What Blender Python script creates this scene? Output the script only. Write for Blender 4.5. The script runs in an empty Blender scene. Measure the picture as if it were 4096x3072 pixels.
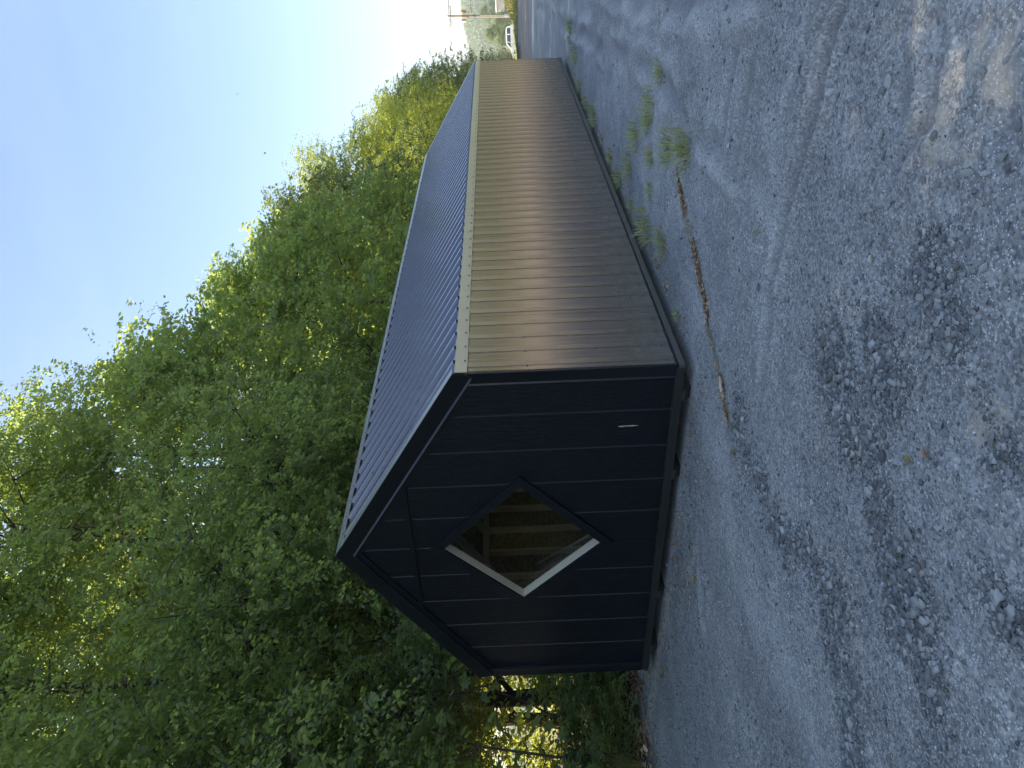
import bpy, bmesh, math, random
import numpy as np
from mathutils import Vector, Matrix
R = math.radians
rng = np.random.default_rng(7)
random.seed(7)
sc = bpy.context.scene
col = sc.collection

# ------------------------------------------------------------------ camera (the phone was held on its side: up is picture left)
cd = bpy.data.cameras.new('camera'); cam = bpy.data.objects.new('camera', cd); col.objects.link(cam)
CAM = Vector((-5.0283, -3.3560, 1.53))
FW = Vector((.82342444, .56740579, -.00478253)); RT = Vector((.56679845, -.8228809, -.04008165)); UP = Vector((.02667801, -.03029348, .99918496))
m = Matrix.Identity(4)
for i in range(3):
    m[i][0], m[i][1], m[i][2], m[i][3] = -UP[i], RT[i], -FW[i], CAM[i]
cam.matrix_world = m
cd.sensor_width = 36; cd.lens = 2950.46 / 4096 * 36; cd.clip_start = .05; cd.clip_end = 4000
sc.camera = cam
# ------------------------------------------------------------------ sky, sun, exposure
SUN_AZ, SUN_EL = R(103), R(34)
world = bpy.data.worlds.new('World'); sc.world = world; world.use_nodes = True
wn = world.node_tree.nodes; wn.clear()
sky = wn.new('ShaderNodeTexSky'); sky.sky_type = 'NISHITA'; sky.sun_disc = False
sky.sun_elevation = SUN_EL; sky.sun_rotation = R(90) - SUN_AZ
sky.air_density = 1.0; sky.dust_density = 2.0; sky.ozone_density = 1.8
bg = wn.new('ShaderNodeBackground'); bg.inputs[1].default_value = .115
wo = wn.new('ShaderNodeOutputWorld')
wl = world.node_tree.links
wtc = wn.new('ShaderNodeTexCoord'); wmp = wn.new('ShaderNodeMapping'); wmp.inputs['Scale'].default_value = (1.6, 1.6, 5.5); wmp.inputs['Rotation'].default_value = (R(25), R(15), R(40))
wno = wn.new('ShaderNodeTexNoise'); wno.inputs['Scale'].default_value = 1.5; wno.inputs['Detail'].default_value = 5; wno.inputs['Roughness'].default_value = .55
wrp = wn.new('ShaderNodeMapRange'); wrp.inputs[1].default_value = .5; wrp.inputs[2].default_value = .8; wrp.inputs[3].default_value = 0; wrp.inputs[4].default_value = .12
wmx = wn.new('ShaderNodeMix'); wmx.data_type = 'RGBA'; wmx.inputs[7].default_value = (3.6, 4.0, 4.6, 1)
wl.new(wtc.outputs['Generated'], wmp.inputs[0]); wl.new(wmp.outputs[0], wno.inputs['Vector']); wl.new(wno.outputs['Fac'], wrp.inputs[0]); wl.new(wrp.outputs[0], wmx.inputs[0])
wl.new(sky.outputs[0], wmx.inputs[6]); wl.new(wmx.outputs[2], bg.inputs[0]); world.node_tree.links.new(bg.outputs[0], wo.inputs[0])
sd = bpy.data.lights.new('sun', 'SUN'); sd.energy = 5.0; sd.angle = R(.5); sd.color = (1, .87, .66)
sun = bpy.data.objects.new('sun', sd); col.objects.link(sun)
sdir = Vector((math.cos(SUN_EL) * math.cos(SUN_AZ), math.cos(SUN_EL) * math.sin(SUN_AZ), math.sin(SUN_EL)))
sun.rotation_euler = sdir.to_track_quat('Z', 'Y').to_euler(); sun.location = (0, 20, 40)
vs = sc.view_settings; vs.view_transform = 'Standard'; vs.look = 'None'; vs.gamma = 1; vs.use_curve_mapping = False
vs.exposure = 1.58
cy = sc.cycles
cy.max_bounces = 7; cy.diffuse_bounces = 3; cy.glossy_bounces = 4; cy.transmission_bounces = 6; cy.transparent_max_bounces = 8
cy.volume_bounces = 0; cy.sample_clamp_indirect = 6; cy.use_denoising = True; cy.caustics_reflective = False; cy.caustics_refractive = False

# ------------------------------------------------------------------ helpers
def vnoise(x, y, seed=0):
    xi = np.floor(x).astype(np.int64); yi = np.floor(y).astype(np.int64); fx = x - xi; fy = y - yi
    fx = fx * fx * (3 - 2 * fx); fy = fy * fy * (3 - 2 * fy)
    def h(a, b):
        n = (a * 374761393 + b * 668265263 + seed * 974634777) & 0xffffffff
        n = ((n ^ (n >> 13)) * 1274126177) & 0xffffffff
        return ((n ^ (n >> 16)) & 0xffff) / 65535.
    return (h(xi, yi) * (1 - fx) + h(xi + 1, yi) * fx) * (1 - fy) + (h(xi, yi + 1) * (1 - fx) + h(xi + 1, yi + 1) * fx) * fy
def fbm(x, y, o=4, seed=0):
    s = 0; a = .5; t = 0
    for i in range(o):
        s = s + a * vnoise(x, y, seed + i * 17); t += a; a *= .5; x = x * 2.03 + 11.3; y = y * 2.03 + 5.7
    return s / t
def sstep(a, b, x):
    t = np.clip((x - a) / (b - a), 0, 1); return t * t * (3 - 2 * t)
def polydist(x, y, pts):
    d = np.full(np.shape(x), 1e9)
    for (ax, ay), (bx, by) in zip(pts[:-1], pts[1:]):
        vx, vy = bx - ax, by - ay
        t = np.clip(((x - ax) * vx + (y - ay) * vy) / (vx * vx + vy * vy), 0, 1)
        d = np.minimum(d, np.hypot(x - ax - t * vx, y - ay - t * vy))
    return d

MATS = {}
class NM:
    """a material being built"""
    def __init__(s, name):
        s.m = bpy.data.materials.new(name); s.m.use_nodes = True; MATS[name] = s.m
        s.t = s.m.node_tree; s.b = s.t.nodes['Principled BSDF']; s.out = s.t.nodes['Material Output']
    def n(s, typ, **k):
        o = s.t.nodes.new('ShaderNode' + typ)
        for a, v in k.items():
            if hasattr(o, a): setattr(o, a, v)
        return o
    def l(s, a, b): s.t.links.new(a, b)
    def set(s, **k):
        for a, v in k.items(): s.b.inputs[a.replace('_', ' ')].default_value = v
        return s
    def coord(s, scale=(1, 1, 1), kind='Object'):
        tc = s.n('TexCoord'); mp = s.n('Mapping'); mp.inputs['Scale'].default_value = scale
        s.l(tc.outputs[kind], mp.inputs[0]); return mp.outputs[0]
    def noise(s, vec, scale, detail=4, rough=.55):
        o = s.n('TexNoise'); o.inputs['Scale'].default_value = scale; o.inputs['Detail'].default_value = detail; o.inputs['Roughness'].default_value = rough
        s.l(vec, o.inputs['Vector']); return o.outputs['Fac']
    def ramp(s, fac, stops):
        o = s.n('ValToRGB'); e = o.color_ramp.elements
        while len(e) < len(stops): e.new(.5)
        for el, (p, c) in zip(e, stops):
            el.position = p; el.color = (*c, 1) if len(c) == 3 else c
        s.l(fac, o.inputs[0]); return o.outputs[0]
    def mix(s, fac, a, b, blend='MIX'):
        o = s.n('Mix', data_type='RGBA', blend_type=blend)
        for sock, v in ((o.inputs[0], fac), (o.inputs[6], a), (o.inputs[7], b)):
            if isinstance(v, (int, float)): sock.default_value = v
            elif isinstance(v, tuple): sock.default_value = (*v, 1)
            else: s.l(v, sock)
        return o.outputs[2]
    def math(s, op, a, b=0., clamp=False):
        o = s.n('Math', operation=op, use_clamp=clamp)
        for sock, v in zip(o.inputs, (a, b)):
            if isinstance(v, (int, float)): sock.default_value = v
            else: s.l(v, sock)
        return o.outputs[0]
    def bump(s, h, strength=.3, dist=.01, normal=None):
        o = s.n('Bump'); o.inputs['Strength'].default_value = strength; o.inputs['Distance'].default_value = dist
        s.l(h, o.inputs['Height'])
        if normal is not None: s.l(normal, o.inputs['Normal'])
        s.l(o.outputs[0], s.b.inputs['Normal']); return o.outputs[0]
    def color(s, c):
        if isinstance(c, tuple): s.b.inputs['Base Color'].default_value = (*c, 1)
        else: s.l(c, s.b.inputs['Base Color'])
        return s
    def attr(s, name):
        o = s.n('Attribute'); o.attribute_name = name; return o.outputs['Fac']

def mesh_from(name, verts, faces, mat=None, smooth=False):
    me = bpy.data.meshes.new(name); me.from_pydata([tuple(v) for v in verts], [], faces)
    if mat: me.materials.append(MATS[mat])
    if smooth: me.polygons.foreach_set('use_smooth', [True] * len(me.polygons))
    me.update(); return me
def mesh_np(name, verts, loops, starts, mat, attrs=None, smooth=False):
    me = bpy.data.meshes.new(name); me.vertices.add(len(verts)); me.vertices.foreach_set('co', np.ascontiguousarray(verts, np.float32).ravel())
    me.loops.add(len(loops)); me.loops.foreach_set('vertex_index', np.ascontiguousarray(loops, np.int32))
    me.polygons.add(len(starts)); me.polygons.foreach_set('loop_start', np.ascontiguousarray(starts, np.int32))
    if smooth: me.polygons.foreach_set('use_smooth', np.ones(len(starts), bool))
    for k, (dom, v) in (attrs or {}).items():
        a = me.attributes.new(k, 'FLOAT', dom); a.data.foreach_set('value', np.ascontiguousarray(v, np.float32))
    me.materials.append(MATS[mat]); me.update(calc_edges=True); me.validate(); return me
def link(name, me, parent=None, label=None, cat=None, group=None, kind=None, loc=None, rot=None, scale=None):
    o = bpy.data.objects.new(name, me); col.objects.link(o)
    if parent: o.parent = parent
    if label: o['label'] = label
    if cat: o['category'] = cat
    if group: o['group'] = group
    if kind: o['kind'] = kind
    if loc is not None: o.location = loc
    if rot is not None: o.rotation_euler = rot
    if scale is not None: o.scale = scale
    return o
def smooth_by_angle(me, ang=35):
    me.polygons.foreach_set('use_smooth', [True] * len(me.polygons))
    me.set_sharp_from_angle(angle=R(ang))
class MB:
    """collects shapes into one mesh"""
    def __init__(s): s.v = []; s.f = []
    def add(s, vs, fs):
        k = len(s.v); s.v += [tuple(v) for v in vs]; s.f += [tuple(i + k for i in f) for f in fs]; return s
    def box(s, a, b):
        (x0, y0, z0), (x1, y1, z1) = a, b
        return s.add([(x0, y0, z0), (x1, y0, z0), (x1, y1, z0), (x0, y1, z0), (x0, y0, z1), (x1, y0, z1), (x1, y1, z1), (x0, y1, z1)],
                     [(0, 3, 2, 1), (4, 5, 6, 7), (0, 1, 5, 4), (1, 2, 6, 5), (2, 3, 7, 6), (3, 0, 4, 7)])
    def prism(s, poly, axis, a, b):
        """2D polygon extruded along an axis from a to b; axis x: poly is (y,z), y: (x,z), z: (x,y)"""
        def p3(q, t): return {'x': (t, q[0], q[1]), 'y': (q[0], t, q[1]), 'z': (q[0], q[1], t)}[axis]
        n = len(poly); vs = [p3(q, a) for q in poly] + [p3(q, b) for q in poly]
        fs = [tuple(range(n))[::-1], tuple(range(n, 2 * n))] + [(i, (i + 1) % n, n + (i + 1) % n, n + i) for i in range(n)]
        return s.add(vs, fs)
    def tube(s, pts, rad, sides=6, cap=True):
        pts = [Vector(p) for p in pts]; n = len(pts); vs = []; fs = []
        if isinstance(rad, (int, float)): rad = [rad] * n
        t0 = (pts[1] - pts[0]).normalized(); ref = Vector((0, 0, 1)) if abs(t0.z) < .9 else Vector((1, 0, 0))
        for i, p in enumerate(pts):
            t = (pts[min(i + 1, n - 1)] - pts[max(i - 1, 0)]).normalized()
            a = t.cross(ref).normalized(); b = t.cross(a)
            for k in range(sides):
                th = 2 * math.pi * k / sides; vs.append(p + (a * math.cos(th) + b * math.sin(th)) * rad[i])
        for i in range(n - 1):
            for k in range(sides):
                k2 = (k + 1) % sides; fs.append((i * sides + k, i * sides + k2, (i + 1) * sides + k2, (i + 1) * sides + k))
        if cap: fs += [tuple(range(sides))[::-1], tuple(range((n - 1) * sides, n * sides))]
        return s.add(vs, fs)
    def lathe(s, prof, seg=12, at=(0, 0, 0)):
        vs = []; fs = []; n = len(prof)
        for r, z in prof:
            for k in range(seg): vs.append((at[0] + r * math.cos(2 * math.pi * k / seg), at[1] + r * math.sin(2 * math.pi * k / seg), at[2] + z))
        for i in range(n - 1):
            for k in range(seg):
                k2 = (k + 1) % seg; fs.append((i * seg + k, i * seg + k2, (i + 1) * seg + k2, (i + 1) * seg + k))
        fs += [tuple(range(seg))[::-1], tuple(range((n - 1) * seg, n * seg))]
        return s.add(vs, fs)
    def mesh(s, name, mat, fix=True, bevel=0, smooth=0):
        me = mesh_from(name, s.v, s.f, mat)
        if fix or bevel:
            bm = bmesh.new(); bm.from_mesh(me)
            bmesh.ops.recalc_face_normals(bm, faces=bm.faces)
            if bevel: bmesh.ops.bevel(bm, geom=list(bm.edges), offset=bevel, segments=1, affect='EDGES', clamp_overlap=True)
            bm.to_mesh(me); bm.free()
        if smooth: smooth_by_angle(me, smooth)
        return me
    def obj(s, name, mat, parent=None, bevel=0, smooth=0, **k):
        return link(name, s.mesh(name, mat, bevel=bevel, smooth=smooth), parent, **k)
def thing(name, label, cat, loc=(0, 0, 0), rot=(0, 0, 0), group=None):
    o = link(name, None, None, label, cat, group, None, loc, rot); o.empty_display_size = .1; return o

# ------------------------------------------------------------------ materials
def make_materials():
    # --- ground
    k = NM('gravel_ground'); P = k.coord()
    big = k.noise(P, .55, 5, .6); mid = k.noise(P, 3.1, 5, .6); fine = k.noise(P, 38, 3, .6)
    base = k.ramp(big, [(.3, (.24, .238, .23)), (.5, (.33, .325, .31)), (.7, (.46, .45, .425))])
    base = k.mix(k.ramp(mid, [(.35, (0, 0, 0)), (.7, (1, 1, 1))]), base, (.29, .286, .272))
    v1 = k.n('TexVoronoi', feature='F1'); v1.inputs['Scale'].default_value = 85; k.l(P, v1.inputs['Vector'])
    sp = k.n('SeparateColor'); k.l(v1.outputs['Color'], sp.inputs[0])
    cell = k.ramp(sp.outputs[0], [(0, (.45, .45, .47)), (.5, (.95, .95, .96)), (.85, (1.25, 1.25, 1.24)), (1, (1.7, 1.7, 1.65))])
    colr = k.mix(.75, base, cell, 'MULTIPLY')
    v3 = k.n('TexVoronoi', feature='F1'); v3.inputs['Scale'].default_value = 27; k.l(P, v3.inputs['Vector'])
    sp3 = k.n('SeparateColor'); k.l(v3.outputs['Color'], sp3.inputs[0])
    colr = k.mix(.3, colr, k.ramp(sp3.outputs[2], [(0, (.55, .56, .58)), (.35, (.85, .85, .86)), (.7, (1.05, 1.05, 1.05)), (.93, (1.3, 1.3, 1.28)), (1, (1.9, 1.88, 1.82))]), 'MULTIPLY')
    v2 = k.n('TexVoronoi', feature='F1'); v2.inputs['Scale'].default_value = 120; k.l(P, v2.inputs['Vector'])
    sp2 = k.n('SeparateColor'); k.l(v2.outputs['Color'], sp2.inputs[0])
    white = k.math('MULTIPLY', k.math('GREATER_THAN', sp2.outputs[1], .84), k.math('LESS_THAN', v2.outputs['Distance'], .42))
    white = k.math('MULTIPLY', white, k.ramp(k.noise(P, .9, 3), [(.38, (.25, .25, .25)), (.6, (1, 1, 1))]))
    colr = k.mix(k.math('MULTIPLY', white, .8), colr, (.85, .85, .82))
    colr = k.mix(k.attr('dust'), colr, k.mix(.6, k.mix(fine, (.42, .412, .395), (.5, .49, .47)), cell, 'MULTIPLY'))
    colr = k.mix(k.attr('groove_shade'), colr, k.mix(fine, (.22, .22, .215), (.29, .285, .275)))  # groove shade painted as a darker gravel tone
    colr = k.mix(k.attr('coarse'), colr, k.mix(.75, (.2, .2, .2), cell, 'MULTIPLY'))  # shadow between coarse stones painted as a darker base
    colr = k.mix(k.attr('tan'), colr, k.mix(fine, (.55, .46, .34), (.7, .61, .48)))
    streak = k.ramp(k.noise(k.coord((2.2, .16, 1)), 1.6, 4, .6), [(.38, (.25, .2, .18)), (.55, (.36, .29, .25)), (.66, (.62, .52, .4))])
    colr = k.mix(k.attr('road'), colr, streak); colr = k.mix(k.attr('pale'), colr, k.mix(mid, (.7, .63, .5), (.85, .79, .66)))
    colr = k.mix(k.attr('soil'), colr, k.mix(fine, (.055, .042, .03), (.13, .09, .06)))
    colr = k.mix(k.attr('field'), colr, k.mix(mid, (.10, .12, .035), (.2, .19, .07)))
    k.color(colr); k.set(Roughness=.92, Specular_IOR_Level=.25)
    h = k.math('ADD', k.math('MULTIPLY', v1.outputs['Distance'], -.8), k.math('MULTIPLY', fine, .8))
    h = k.math('ADD', h, k.math('MULTIPLY', k.noise(P, 14, 4, .65), 1.6))
    k.bump(h, .8, .005)
    # --- stones (vary per stone)
    k = NM('slate_stone'); oi = k.n('ObjectInfo'); P = k.coord()
    c = k.ramp(oi.outputs['Random'], [(0, (.2, .2, .2)), (.5, (.32, .325, .32)), (.85, (.43, .43, .42)), (1, (.5, .49, .47))])
    k.color(k.mix(.6, c, k.ramp(k.noise(P, 6, 5, .6), [(.3, (.6, .6, .6)), (.7, (1.35, 1.35, 1.35))]), 'MULTIPLY')); k.set(Roughness=.85, Specular_IOR_Level=.3); k.bump(k.noise(P, 22, 4), .4, .05)
    for nm, c in (('white_stone', (.62, .6, .55)), ('dark_stone', (.11, .115, .12)), ('brown_stone', (.22, .17, .14))):
        k = NM(nm); P = k.coord(); k.color(k.mix(.5, c, k.ramp(k.noise(P, 5, 5), [(.3, (.7, .7, .68)), (.7, (1.2, 1.2, 1.2))]), 'MULTIPLY')); k.set(Roughness=.8); k.bump(k.noise(P, 18, 4), .4, .05)
    k = NM('gravel_stones'); t = k.attr('tint')
    k.color(k.ramp(t, [(0, (.11, .112, .113)), (.45, (.24, .24, .236)), (.8, (.42, .415, .4)), (.955, (.48, .475, .46)), (.96, (.7, .7, .68)), (1, (.8, .8, .78))])); k.set(Roughness=.85, Specular_IOR_Level=.3)
    # --- metal cladding: charcoal siliconised paint, semi-gloss, slightly oil-canned
    def metal(nm, tint, rough, met, oil=.5):
        k = NM(nm); P = k.coord((1, 1, .55)); f = k.noise(P, 3.2, 2, .4); g = k.noise(k.coord((1, 1, 1)), 55, 3, .6)
        k.color(k.mix(k.noise(P, 1.3, 4), tint, tuple(x * .86 for x in tint))); k.set(Metallic=met)
        k.l(k.math('ADD', k.math('MULTIPLY', g, .03), rough - .015), k.b.inputs['Roughness'])
        if nm == 'clad_metal':   # dried splash and dust low on the sheets
            z = k.n('SeparateXYZ'); tc = k.n('TexCoord'); k.l(tc.outputs['Object'], z.inputs[0])
            dm = k.math('SUBTRACT', k.math('ADD', k.noise(k.coord((1, 1, 1)), 9, 6, .7), .12), k.math('MULTIPLY', z.outputs[2], 1.5)); dm = k.math('MULTIPLY', dm, .9, True)
            k.color(k.mix(dm, k.b.inputs['Base Color'].links[0].from_socket, (.2, .19, .175)))
            mm = k.math('SUBTRACT', met, k.math('MULTIPLY', dm, .7), True); k.l(mm, k.b.inputs['Metallic'])
        b = k.bump(f, oil * .3, .012); return k
    metal('clad_metal', (.35, .29, .245), .19, .85)
    metal('roof_metal', (.23, .23, .26), .12, .85, .2)
    metal('lip_metal', (.055, .057, .065), .3, .6, .2)
    metal('trim_metal', (.5, .47, .435), .3, .85, .6)
    metal('cap_metal', (.46, .455, .475), .33, .85, .3)
    metal('black_trim', (.012, .013, .018), .3, .2, .2)
    k = NM('screw_metal'); k.color((.03, .03, .032)); k.set(Metallic=.4, Roughness=.4)
    # --- black wood-grain siding
    k = NM('black_siding'); P = k.coord((1, 14, .8)); w = k.noise(P, 4, 6, .62); w2 = k.noise(k.coord((1, 40, 2)), 6, 3, .6)
    k.color(k.mix(w2, (.002, .0035, .008), (.006, .008, .014))); k.set(Roughness=.38, Specular_IOR_Level=.33)
    k.bump(k.math('ADD', w, k.math('MULTIPLY', w2, .35)), 1.0, .007)
    k = NM('lit_siding_edge'); k.color((.05, .054, .066)); k.set(Roughness=.4)  # lighter grey paints sky light onto the board edges
    k = NM('black_wood'); w = k.noise(k.coord((.6, 9, 9)), 5, 5, .6); k.color(k.mix(w, (.014, .014, .016), (.03, .029, .028))); k.set(Roughness=.55); k.bump(w, .6, .004)
    k = NM('skirt_wood'); w = k.noise(k.coord((.5, 12, 14)), 6, 5, .6); k.color(k.mix(w, (.055, .05, .045), (.12, .108, .095))); k.set(Roughness=.6); k.bump(w, .6, .004)
    # --- bare pine, OSB
    k = NM('runner_wood'); w = k.noise(k.coord((.5, 12, 14)), 6, 5, .6); k.color(k.mix(w, (.02, .019, .018), (.05, .046, .042))); k.set(Roughness=.7); k.bump(w, .6, .004)
    k = NM('bare_pine'); w = k.noise(k.coord((6, 6, .7)), 7, 5, .6); k.color(k.mix(w, (.66, .54, .36), (.82, .72, .54))); k.set(Roughness=.6); k.bump(w, .2, .002)
    k = NM('jamb_pine'); w = k.noise(k.coord((3, 9, 9)), 5, 5, .65); k.color(k.mix(w, (.62, .55, .4), (.82, .75, .58))); k.set(Roughness=.55); k.bump(w, .25, .002)
    k = NM('strand_board'); v = k.n('TexVoronoi', feature='F1'); v.inputs['Scale'].default_value = 22; k.l(k.coord((1, 1, 2.6)), v.inputs['Vector'])
    sp = k.n('SeparateColor'); k.l(v.outputs['Color'], sp.inputs[0]); k.color(k.ramp(sp.outputs[0], [(0, (.2, .15, .1)), (.6, (.34, .25, .16)), (1, (.48, .37, .25))])); k.set(Roughness=.7); k.bump(v.outputs['Distance'], .3, .003)
    k = NM('floor_ply'); k.color(k.mix(k.noise(k.coord((1, 8, 1)), 4), (.2, .15, .1), (.3, .23, .15))); k.set(Roughness=.7)
    # --- window pane: clear acrylic
    k = NM('window_glass'); k.t.nodes.remove(k.b)
    tr = k.n('BsdfTransparent'); tr.inputs[0].default_value = (.97, .98, .97, 1); gl = k.n('BsdfGlossy'); gl.inputs['Roughness'].default_value = .03
    fr = k.n('LayerWeight'); mx = k.n('MixShader')
    fac = k.math('ADD', k.math('MULTIPLY', k.math('POWER', fr.outputs['Facing'], 4.), .55), .025); k.l(fac, mx.inputs[0]); k.l(tr.outputs[0], mx.inputs[1]); k.l(gl.outputs[0], mx.inputs[2]); k.l(mx.outputs[0], k.out.inputs[0])
    bp = k.n('Bump'); bp.inputs['Strength'].default_value = .06; bp.inputs['Distance'].default_value = .02; k.l(k.noise(k.coord(), 2.2, 2), bp.inputs['Height']); k.l(bp.outputs[0], gl.inputs['Normal'])
    # --- leaves: reflecting and letting light through
    def leaf(nm, c0, c1, c2, trans, tw=.58, rough=.42, spec=.5):
        k = NM(nm); t = k.attr('tint')
        c = k.ramp(t, [(0, c0), (.55, c1), (.93, c2), (.985, c2), (1, (.3, .22, .03))]); k.color(c); k.set(Roughness=rough, Specular_IOR_Level=spec)
        tl = k.n('BsdfTranslucent'); k.l(k.mix(t, trans, tuple(x * 1.15 for x in trans)), tl.inputs[0])
        ad = k.n('MixShader'); ad.inputs[0].default_value = tw
        k.l(k.b.outputs[0], ad.inputs[1]); k.l(tl.outputs[0], ad.inputs[2]); k.l(ad.outputs[0], k.out.inputs[0])
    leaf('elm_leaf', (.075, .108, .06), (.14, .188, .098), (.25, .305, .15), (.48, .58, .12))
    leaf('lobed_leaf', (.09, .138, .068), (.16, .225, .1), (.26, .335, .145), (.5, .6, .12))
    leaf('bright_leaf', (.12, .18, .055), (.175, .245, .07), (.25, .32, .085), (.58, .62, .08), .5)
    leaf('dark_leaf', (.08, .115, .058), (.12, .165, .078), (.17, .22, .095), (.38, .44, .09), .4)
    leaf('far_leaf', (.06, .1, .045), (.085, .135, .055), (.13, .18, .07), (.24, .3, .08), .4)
    leaf('grass_blade', (.22, .28, .08), (.36, .4, .14), (.58, .54, .26), (.52, .55, .16), .35)
    leaf('meadow_blade', (.2, .22, .07), (.32, .32, .1), (.5, .46, .18), (.5, .5, .14), .4)
    leaf('dry_grass', (.3, .25, .13), (.45, .38, .22), (.62, .54, .34), (.3, .24, .1), .3)
    leaf('litter_leaf', (.28, .16, .095), (.46, .29, .18), (.7, .54, .36), (.2, .12, .05), .15, .8, .1)
    leaf('yellow_leaf', (.65, .42, .06), (.75, .5, .09), (.8, .55, .12), (.9, .55, .12), .55)
    k = NM('bark'); w = k.noise(k.coord((5, 5, .8)), 6, 5, .65); k.color(k.mix(w, (.035, .03, .025), (.13, .11, .09))); k.set(Roughness=.9, Specular_IOR_Level=.15); k.bump(w, .8, .03)
    k = NM('hill_green'); w = k.noise(k.coord((1, 1, 1)), .08, 6, .65); k.color(k.mix(w, (.04, .07, .025), (.1, .14, .05))); k.set(Roughness=1, Specular_IOR_Level=0)
    # --- background things
    k = NM('pole_wood'); w = k.noise(k.coord((9, 9, .5)), 4, 4); k.color(k.mix(w, (.16, .13, .105), (.3, .25, .2))); k.set(Roughness=.9)
    k = NM('galvanised'); k.color((.42, .44, .46)); k.set(Metallic=.5, Roughness=.45)
    k = NM('orange_tank'); k.color(k.mix(k.noise(k.coord(), 7, 4), (.33, .17, .08), (.45, .27, .14))); k.set(Roughness=.6)  # mottled orange-brown
    k = NM('grey_tank'); k.color((.42, .43, .43)); k.set(Roughness=.5)
    k = NM('wire_black'); k.color((.03, .03, .03)); k.set(Roughness=.6)
    k = NM('white_paint'); k.color((.78, .79, .8)); k.set(Roughness=.22, Coat_Weight=.6)
    k = NM('black_plastic'); k.color((.02, .02, .022)); k.set(Roughness=.5)
    k = NM('tinted_glass'); k.color((.03, .035, .04)); k.set(Roughness=.05, Specular_IOR_Level=.7)
    k = NM('tyre_rubber'); k.color((.018, .018, .018)); k.set(Roughness=.8)
    k = NM('cream_siding'); k.color(k.mix(k.noise(k.coord(), .8, 3), (.6, .56, .44), (.68, .64, .52))); k.set(Roughness=.6)
    k = NM('splinter_wood'); k.color((.62, .5, .42)); k.set(Roughness=.8)
    k = NM('feather_dark'); k.color((.03, .032, .04)); k.set(Roughness=.8)
make_materials()

# ------------------------------------------------------------------ ground
TRACKS = [([(-1.9, -3.6), (-1.45, -2.75), (-1.45, -2.45), (-1.33, -1.77), (-1.28, -1.29), (-1.5, -.3)], .05, .016),
          ([(-1.55, -3.6), (-1.15, -2.75), (-1.12, -2.3), (-1.02, -1.7), (-.98, -1.2)], .05, .013),
          ([(-2.0, -3.2), (-2.1, -2.75), (-2.2, -2.5), (-2.12, -2.25), (-2.28, -2.05)], .04, .016),
          ([(-2.15, -3.3), (-2.34, -2.61), (-2.27, -2.41), (-2.28, -2.27), (-2.43, -2.3), (-2.48, -2.1)], .035, .018),
          ([(-2.55, -2.7), (-2.62, -2.45), (-2.5, -2.35), (-2.62, -2.15)], .035, .016),
          ([(-1.2, -3.0), (2.0, -2.4), (6, -2.1), (12, -1.6), (20, -.9), (44, 2.2)], .12, .02),
          ([(-1.2, -1.9), (0.2, -1.75), (3.0, -1.7), (7, -1.25), (12, -.75), (24, .4)], .11, .02),
          ([(-1.75, -3.4), (-1.3, -2.75), (-1.28, -2.35), (-1.17, -1.75), (-1.12, -1.25)], .028, .012),
          ([(-2.6, -3.0), (-2.75, -2.75), (-2.9, -2.55), (-2.85, -2.3)], .05, .012), ([(-.6, -3.1), (-.3, -2.2), (-.35, -1.5)], .06, .012), ([(-.3, -3.2), (.05, -2.2), (0, -1.4)], .06, .012),
          ([(-1.33, .12), (-1.89, .13), (-2.32, .3), (-2.68, .49), (-2.95, .69)], .05, .012), ([(-.6, .9), (-.82, 1.29), (-1.36, 1.87), (-2.04, 2.15)], .05, .01),
          ([(0.0, -2.9), (4, -3.0), (12, -2.3), (20, -1.9)], .12, .016),
          ([(-3.4, -1.95), (-3.3, -1.75), (-3.35, -1.5), (-3.28, -1.3)], .045, .014)]
SUN_FLECKS = [(-2.62, -.57, .13, .05), (-2.78, -.51, .16, .11), (-2.72, -.56, .05, .12), (-2.55, -1.2, .07, .09), (-2.75, -1.35, .06, .06), (-3.2, -1.85, .08, .07), (-2.45, -2.6, .14, .10), (-2.62, -2.85, .18, .14),
        (-.15, 3.0, .1, .5), (-.05, 4.4, .12, .7), (-.65, 1.7, .06, .4)]  # tan patches: sun flecks painted into the ground colour
COARSE = [([(-2.0, -1.5), (-2.26, -1.34), (-2.59, -1.25), (-2.8, -1.09), (-3.03, -.95), (-3.18, -.84)], .13), ([(-3.05, -1.06), (-3.28, -.96), (-3.46, -.84), (-3.63, -.62)], .12), ([(-2.81, -.24), (-3.02, -.15), (-3.26, .08)], .14),
          ([(-1.14, -.37), (-1.57, -.2), (-2.09, -.19), (-2.49, -.33), (-2.8, -.5)], .16), ([(-3.15, -1.9), (-3.32, -1.8)], .06), ([(-3.5, -1.4), (-3.65, -1.42)], .06), ([(-2.62, -2.2), (-2.85, -2.0)], .1), ([(-2.4, -1.75), (-2.62, -1.55)], .1)]
def coarse_field(x, y):
    d0 = np.zeros_like(x); wx = x + .2 * (fbm(x * 2.5, y * 2.5, 3, 81) - .5); wy = y + .2 * (fbm(x * 2.5, y * 2.5, 3, 82) - .5)
    for pts, w in COARSE: d0 = np.maximum(d0, np.exp(-(polydist(wx, wy, pts) / w) ** 2))
    return d0 * (.45 + .9 * sstep(.35, .6, fbm(x * 6, y * 6, 3, 83)))
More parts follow.
